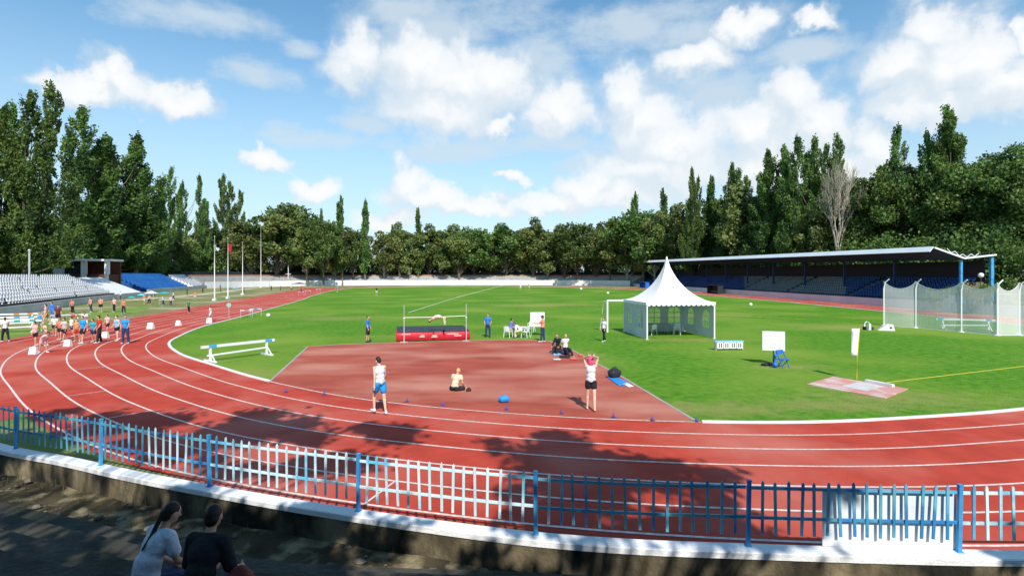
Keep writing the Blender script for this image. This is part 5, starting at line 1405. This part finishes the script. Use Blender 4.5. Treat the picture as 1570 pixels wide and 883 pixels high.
    # shirt
    if wear.get('top'):
        g = .020*k; c = Blob(); c.cap(pel+T@Vector((0,0,.05*k)), waist, .128*k+g*.6, .118*k+g)
        c.ell(pel+T@Vector((0,0,.06*k)), (.152*k+g*.7,.112*k+g,.09*k), T)
        c.ell(waist,(.133*k+g,.10*k+g,.13*k),T); c.ell(chest,((.140 if female else .154)*k+g,.112*k+g,.165*k+g*.4),T2); 
        nk = .055*k
        if wear.get('sleeve',.5) > 0:
            c.cap(arms[0][0],arms[1][0],.058*k+g*.6,.058*k+g*.6)
            for (s0_,e0,w0,d2) in arms:
                sl = wear['sleeve'] if 'sleeve' in wear else .5
                if sl <= 1: c.cap(s0_, s0_.lerp(e0,sl), .052*k+g, .046*k+g*1.2)
                else: c.cap(s0_,e0,.052*k+g,.040*k+g); c.cap(e0,e0.lerp(w0,.9),.040*k+g,.030*k+g*.8)
        else: c.cap(arms[0][0].lerp(arms[1][0],.22),arms[1][0].lerp(arms[0][0],.22),.052*k+g*.4,.052*k+g*.4)
        if wear.get('collar'): c.cap(neck-T2@Vector((0,0,.03*k)), neck+T2@Vector((0,0,.005)), .062*k,.060*k)
        c.build('shirt', wear['top'], root, vc if not detail else min(vc,.013), 2)
    if wear.get('bottom'):
        g = .022*k; c = Blob(); c.ell(pel+Vector((0,0,.02*k)),(.155*k+g*.4,.115*k+g*.6,.105*k+g*.3),T)
        for (h0,k0,an,toe,fd) in legs:
            lg = wear.get('leg',.5)
            if lg <= 1: c.cap(h0,h0.lerp(k0,lg),.092*k+g*.6,(.088-.020*lg)*k+g)
            else: c.cap(h0,k0,.092*k+g*.5,.066*k+g*.6); c.cap(k0,k0.lerp(an,.96),.064*k+g*.6,.050*k+g*.6)
        c.build('trousers' if wear.get('leg',.5) > 1 else 'shorts', wear['bottom'], root, vc if not detail else min(vc,.014), 1)
    if wear.get('shoe'):
        for (h0,k0,an,toe,fd) in legs:
            c = Blob(); c.cap(an+Vector((0,-.03*k,-.04*k)), toe-Vector((0,0,.005*k)), .045*k,.036*k); c.cap(an+Vector((0,-.015*k,-.04*k)), an+Vector((0,-.01*k,.0)), .045*k,.042*k)
            c.build('shoe', wear['shoe'], root, min(vc,.016), 1)
    if wear.get('hair'):
        c = Blob(); hl = wear.get('hairlen',0)
        c.ell(headc+Rh@Vector((0,-.014*k,.022*k)), (.080*k,.093*k,.100*k), Rh)
        c.ell(headc+Rh@Vector((0,-.042*k,-.02*k)), (.072*k,.062*k,.080*k), Rh)
        if hl > 0:
            a0 = headc+Rh@Vector((0,-.10*k,.0)); a1 = neck+T2@Vector((0,-.10*k,-.03*k)); a2 = neck+T2@Vector((.01,-.14*k,-.05*k-hl))
            c.cap(a0,a1,.030*k,.026*k); c.cap(a1,a2,.025*k,.011*k)
        if wear.get('bulk'): c.ell(headc+Rh@Vector((0,-.02*k,-.05*k)), (.12*k,.12*k,.17*k), Rh)
        c.build('hair', wear['hair'], root, min(vc,.015), 2)
    if wear.get('cap'):
        c = Blob(); c.ell(headc+Rh@Vector((0,-.005*k,.05*k)), (.092*k,.105*k,.085*k), Rh); c.ell(headc+Rh@Vector((0,.11*k,.045*k)), (.07*k,.07*k,.014*k), Rh)
        c.build('cap', wear['cap'], root, min(vc,.015), 1)
    # rest on the ground (or on the seat)
    if pose.get('sit') is not None: dz = pose['sit']+.115*k
    else: dz = -min(min(an.z-.075*k, toe.z-.03*k) for (_,_,an,toe,_) in legs)
    for o in root.children: o.location = (0,0,dz)
    root['_head'] = 0
    del root['_head']
    if rot is not None: root.rotation_euler = rot
    return root
def P_(px, py, z=.026): x, y = G(px, py); return (x, y, z)
WHITE, BLACK, NAVY = cloth((.80,.80,.80)), cloth((.02,.02,.024)), cloth((.03,.05,.14))
BLUE, LBLUE, TEAL = cloth((.04,.20,.68)), cloth((.22,.52,.82)), cloth((.04,.36,.50))
RED, SALMON, CORAL = cloth((.62,.04,.03)), cloth((.80,.30,.20)), cloth((.78,.22,.14))
ORANGE, PINK, CREAM, BLUE2 = cloth((.80,.32,.10)), cloth((.85,.45,.45)), cloth((.75,.62,.42)), cloth((.02,.33,.78))
SH, SHD = cloth((.75,.78,.80)), cloth((.03,.03,.035))
stand = dict(hip=(2,-2), knee=(3,3), arms=((6,9,12,0),(4,9,14,0)))
# walking athlete seen from behind
person(P_(583,636), R(38), 'athlete in white singlet and bright blue shorts walking along the inner lanes', dict(hip=(30,-6), knee=(34,8), lean=4, bend=6, head=(14,14), arms=((-12,7,18,0),(20,8,32,0)), foot=(0,-8)),
       dict(top=WHITE, sleeve=0, bottom=BLUE2, leg=.52, shoe=SH, hair=HAIRD), 1.84, .016, detail=True, skin=SKINP)
# woman with arms raised to her head
person(P_(906,630), R(-6), 'barefoot woman with pink hair and raised arms walking on the apron', dict(hip=(10,-8), knee=(6,10), lean=2, arms=((168,14,82,40),(170,16,80,40)), head=(4,0)),
       dict(top=WHITE, sleeve=0, bottom=BLACK, leg=.35, hair=HAIRR, bulk=True), 1.80, .016, detail=True, female=True, skin=SKINP)
# sitting athlete
person(P_(697,600), R(-20), 'fair haired athlete in a tan top sitting cross legged on the apron', dict(sit=0.0, hip=(82,84), knee=(120,118), splay=(34,34), lean=16, bend=16, head=(20,0), arms=((38,16,36,10),(34,16,40,10))),
       dict(top=CREAM, sleeve=.4, bottom=SHD, leg=.7, shoe=SHD, hair=HAIRB), 1.74, .016, detail=True)
# jumper clearing the bar on her back
jp = person((0,0,0), 0, 'pale high jumper arching backwards over the bar above the mat', dict(hip=(-14,-8), knee=(84,74), splay=(8,8), lean=-14, bend=-18, head=(-18,0), arms=((-24,26,8,0),(-18,40,10,0)), sit=0),
       dict(top=cloth((.82,.66,.55)), sleeve=0, bottom=WHITE, leg=.15, shoe=SH, hair=HAIRD), 1.74, .016, detail=True, female=True, skin=SKINP)
bm_ = ba.lerp(bb,.52)
# lay the figure on her back: head towards -X, knees to +X with the lower legs hanging
jp.rotation_euler = (Matrix.Rotation(R(-14),4,'Z') @ Matrix.Rotation(R(-90),4,'Y') @ Matrix.Rotation(R(-90),4,'Z')).to_euler()
jp.location = (bm_.x+.22, bm_.y, 1.72)
# officials
person(P_(564,525), R(-95), 'official in a blue polo and dark shorts left of the landing mat', stand, dict(top=BLUE, sleeve=.6, bottom=SHD, leg=.85, shoe=SHD, hair=HAIRN), 1.76)
person(P_(748,517.5), R(175), 'official in blue shirt and dark trousers standing right of the mat', dict(hip=(4,-4), knee=(2,2), splay=(6,6), arms=((2,22,35,30),(2,22,35,30))), dict(top=BLUE, sleeve=.6, bottom=NAVY, leg=2, shoe=SHD, hair=HAIRD), 1.70)
person(P_(782,517,.026), R(-60), 'judge in a blue jacket seated at the white table', dict(sit=.455, hip=(84,84), knee=(84,84), lean=12, arms=((45,10,40,10),(45,10,40,10))), dict(top=cloth((.20,.22,.60)), sleeve=2, bottom=CREAM, leg=2, shoe=SHD, hair=HAIRD), 1.72)
person(P_(799,518.5,.026), R(80), 'judge in white leaning forward on a chair at the table', dict(sit=.43, hip=(80,84), knee=(80,90), lean=42, bend=14, arms=((50,10,30,10),(50,10,30,10))), dict(top=WHITE, sleeve=2, bottom=CREAM, leg=2, shoe=SHD, hair=HAIRN), 1.72)
person(P_(832,524.5), R(65), 'judge in a salmon shirt and dark cap before the results board', dict(hip=(5,-4), knee=(2,2), arms=((42,10,50,10),(35,10,55,10))), dict(top=SALMON, sleeve=.6, bottom=NAVY, leg=2, shoe=SH, cap=SHD, hair=HAIRD), 1.76)
person(P_(856,542), R(150), 'brown haired athlete in black resting on the apron edge', dict(sit=.26, hip=(95,92), knee=(88,85), lean=6, bend=10, arms=((40,12,30,10),(40,12,30,10))), dict(top=BLACK, sleeve=2, bottom=SHD, leg=2, shoe=SH, hair=HAIRN, hairlen=.1), 1.68, group='athletes resting on the ground')
person(P_(867,544), R(200), 'athlete in white top and dark trousers sitting at the apron edge', dict(sit=.26, hip=(84,80), knee=(40,30), lean=-6, bend=10, arms=((-30,16,8,0),(-30,16,8,0))), dict(top=WHITE, sleeve=.5, bottom=BLACK, leg=2, shoe=SH, hair=HAIRB), 1.68)
person(P_(926,524), R(120), 'person in white top and dark trousers beside the goal post', dict(hip=(12,-12), knee=(4,6), arms=((5,10,20,0),(5,10,20,0))), dict(top=WHITE, sleeve=.5, bottom=BLACK, leg=2, shoe=SH, hair=HAIRD), 1.62)
bag(856,542,(.55,.45,.30),M['dark'],'black bag under the brown haired resting athlete',.2,False)
bag(867,544,(.55,.45,.30),cloth((.03,.05,.14)),'navy bag under the resting athlete in white',-.2,False)
# group on the start of the bend
rr = random.Random(9)
def grp(px, py, top, rz, label, tp, bt, leg=.45, sleeve=.5, shoe=SH, hair=HAIRD, lean=3, skin=None, hip=None, arms=None, **kw):
    x, y = G(px, py); h = min(1.95, max(1.5, (py-top)*y/FPX))
    hip = hip or (rr.uniform(-4,22), rr.uniform(-16,4))
    person((x,y,.022), R(rz), label, dict(hip=hip, knee=(rr.uniform(2,18), rr.uniform(2,14)), lean=lean, splay=(6,6), arms=arms or ((rr.uniform(-10,30),10,rr.uniform(10,70),10),(rr.uniform(-10,30),10,rr.uniform(10,70),10)), head=(0,rr.uniform(-25,25))),
           dict(top=tp, sleeve=sleeve, bottom=bt, leg=leg, shoe=shoe, hair=hair, **kw), h, .026, skin=skin)
grp(8,524,487,60,'person in white shirt and black trousers at the left edge of the photo',WHITE,BLACK,2)
grp(54,531.5,493,170,'runner in pink top and black shorts behind the nearest lane box',PINK,BLACK)
grp(73,530,492.5,150,'runner in yellowish top and red shorts bending beside the nearest box',CREAM,RED,lean=22,hair=HAIRB)
grp(84,515,484,200,'runner in white top and black shorts in the middle of the group',WHITE,BLACK)
grp(71,498,466,120,'person in pale pink top and orange shorts behind the group',PINK,ORANGE,.5,skin=SKINP)
grp(80,490,463,160,'tall person in blue tracksuit at the back of the group',BLUE,BLUE,2,2)
grp(89,499,468,220,'person in dark red top beside the blue tracksuit',cloth((.16,.03,.04)),BLACK)
grp(99,524,487,170,'runner in grey top and black shorts behind the second lane box',cloth((.55,.50,.50)),BLACK,.6)
grp(127.5,527,485,165,'runner in bright blue top with white back patch and black shorts',BLUE2,BLACK,.6)
grp(143,525.5,489,185,'runner in teal and blue top in front of the red shirted person',TEAL,NAVY,.5)
grp(152.5,526,483.5,150,'person in red top and long black trousers in the group',RED,BLACK,2)
grp(179.5,523,484,175,'runner in light blue singlet second from the right of the group',LBLUE,BLACK,.35,0,skin=SKINP)
grp(192.5,527,483.5,200,'rightmost runner of the group in blue top and dark trousers',BLUE2,NAVY,2)
grp(111,481,459,190,'volunteer in red shirt and black trousers left of the second row',CORAL,BLACK,2)
grp(139,479,456,160,'volunteer in orange shirt second from left in the back row',SALMON,NAVY,2)
grp(154.5,479,456,200,'volunteer in salmon shirt and black shorts in the middle of the back row',SALMON,BLACK,.6)
grp(175.5,478.5,456,170,'volunteer in pink shirt with black bag in the back row',PINK,BLACK,2)
grp(189.5,481,459,190,'volunteer in red orange shirt at the right end of the back row',CORAL,BLACK,2)
grp(118,505,474,140,'person in coral top bending over the white table',CORAL,WHITE,.6,lean=40)
grp(131,507,476,210,'person in white top bending over the table at right',WHITE,WHITE,.6,lean=35)
grp(66,541,516,250,'runner in white crouching just right of the nearest lane box',WHITE,PINK,.6,lean=60)
grp(92,521,488,190,'runner in coral top between the grey and yellowish tops',CORAL,BLACK,.5)
grp(110,517,486,150,'runner in white top and navy shorts behind the second box',WHITE,NAVY,.5)
grp(62,508,478,200,'runner in blue vest at the left rear of the group',BLUE2,WHITE,.5,0)
grp(118,524,489,210,'runner in orange top beside the bright blue one',ORANGE,RED,.5)
grp(165,512,482,170,'runner in pale pink top behind the red and light blue ones',PINK,BLACK,.5)
grp(289.5,480,464,180,'lone person in dark green with black trousers on the straight',cloth((.03,.22,.08)),BLACK,2)
grp(323,493,482,100,'child sized helper in white beside the farthest lane box',WHITE,WHITE,.5)
grp(577.5,453,440,180,'distant person in black top and white shorts on the far grass',BLACK,WHITE,.5)
for (px, py, top, tp, bt, l) in ((798,445,434,WHITE,WHITE,'distant player in white left of the pair on the far grass'),(811,444.5,433,PINK,WHITE,'distant player in pink and white right of the pair on the far grass'),(517,448,437,TEAL,TEAL,'distant person in teal at the end of the hurdles'),
    (462,449,438,RED,NAVY,'distant person in red and navy on the far straight'),(338,448,436,NAVY,BLACK,'spectator in navy by the path below the far stand'),(287,453,442,BLACK,BLACK,'spectator in black below the blue seats'),(311,449.5,440,BLACK,BLACK,'spectator in black left of the leftmost flagpole'),
    (299,460,449,CORAL,WHITE,'spectator in coral shirt by the sandy path'),(221,466,452,CORAL,WHITE,'spectator in coral and white beside the white gazebo'),(229,467,453,PINK,BLACK,'spectator in pink and black beside the white gazebo'),(266,460,447,WHITE,NAVY,'spectator in white right of the wide teal parasol'),
    (185,460,448,WHITE,BLACK,'spectator in white left of the teal parasol'),(374,450,441,cloth((.35,.05,.35)),BLACK,'spectator in purple beside the right flagpole'),(430,446,438,cloth((.25,.05,.30)),BLACK,'spectator in purple left of the black gazebo'),(416,446,438,BLACK,BLACK,'spectator in black left of the purple one'),
    (447,446,438,PINK,NAVY,'spectator in pink under the black gazebo'),(878,441.5,435,CORAL,WHITE,'distant person in coral at the far wall'),(250,469,458,WHITE,NAVY,'person in white by the trestle table beyond the verge'),(262,470,459,PINK,NAVY,'person in pink by the trestle table beyond the verge')):
    grp(px, py, top, rr.uniform(100,260), l, tp, bt, 2 if bt in (BLACK,NAVY) else .6)
# two seated spectators in the foreground
def seatz(x, y):
    # top of the concrete step under this point
    return None
sp1 = at(222, 5.45); sp2 = at(304, 5.25)
STEPZ = 1.34
person((sp1[0], sp1[1], 1.30), R(-26), 'woman in a white t-shirt with a long dark ponytail sitting on the steps', dict(sit=0.02, hip=(72,76), knee=(72,76), splay=(8,8), lean=10, bend=20, head=(8,-6), arms=((34,12,44,20),(38,14,50,25))),
       dict(top=cloth((.78,.82,.90)), sleeve=.62, bottom=NAVY, leg=2, shoe=SHD, hair=HAIRD, hairlen=.16), 1.64, .012, detail=True, female=True)
person((sp2[0], sp2[1], 1.28), R(-8), 'person with short dark hair in a black t-shirt sitting on the steps', dict(sit=0.02, hip=(74,74), knee=(70,72), splay=(9,9), lean=8, bend=16, head=(2,6), arms=((26,12,60,20),(30,12,56,20))),
       dict(top=BLACK, sleeve=.9, bottom=SHD, leg=2, shoe=SHD, hair=HAIRD, collar=True), 1.76, .012, detail=True)
t = bag(0, 900, (.28,.22,.34), cloth((.22,.05,.04)), 'dark red backpack with blue strap beside the person in black', .3, False, 'backpack')
bx = at(366, 5.3); t.location = (bx[0], bx[1], 1.31)
mb = MB(); mb.tube([(-.12,-.10,.02),(-.14,-.13,.18),(-.10,-.08,.32)],.016,6); mb.build('strap', cloth((.05,.05,.80)), t, True)

# apply the body surfaces in one evaluation
bpy.context.view_layer.update()
dg = bpy.context.evaluated_depsgraph_get()
done = [(o, bpy.data.meshes.new_from_object(o.evaluated_get(dg))) for o in PEND]
for o, me in done:
    me.name = o.name.split('.')[0]; o.modifiers.clear(); o.data = me
    me.polygons.foreach_set('use_smooth', [True]*len(me.polygons))
for o, me in done:
    if o.name.split('.')[0] in ('body',):
        pass
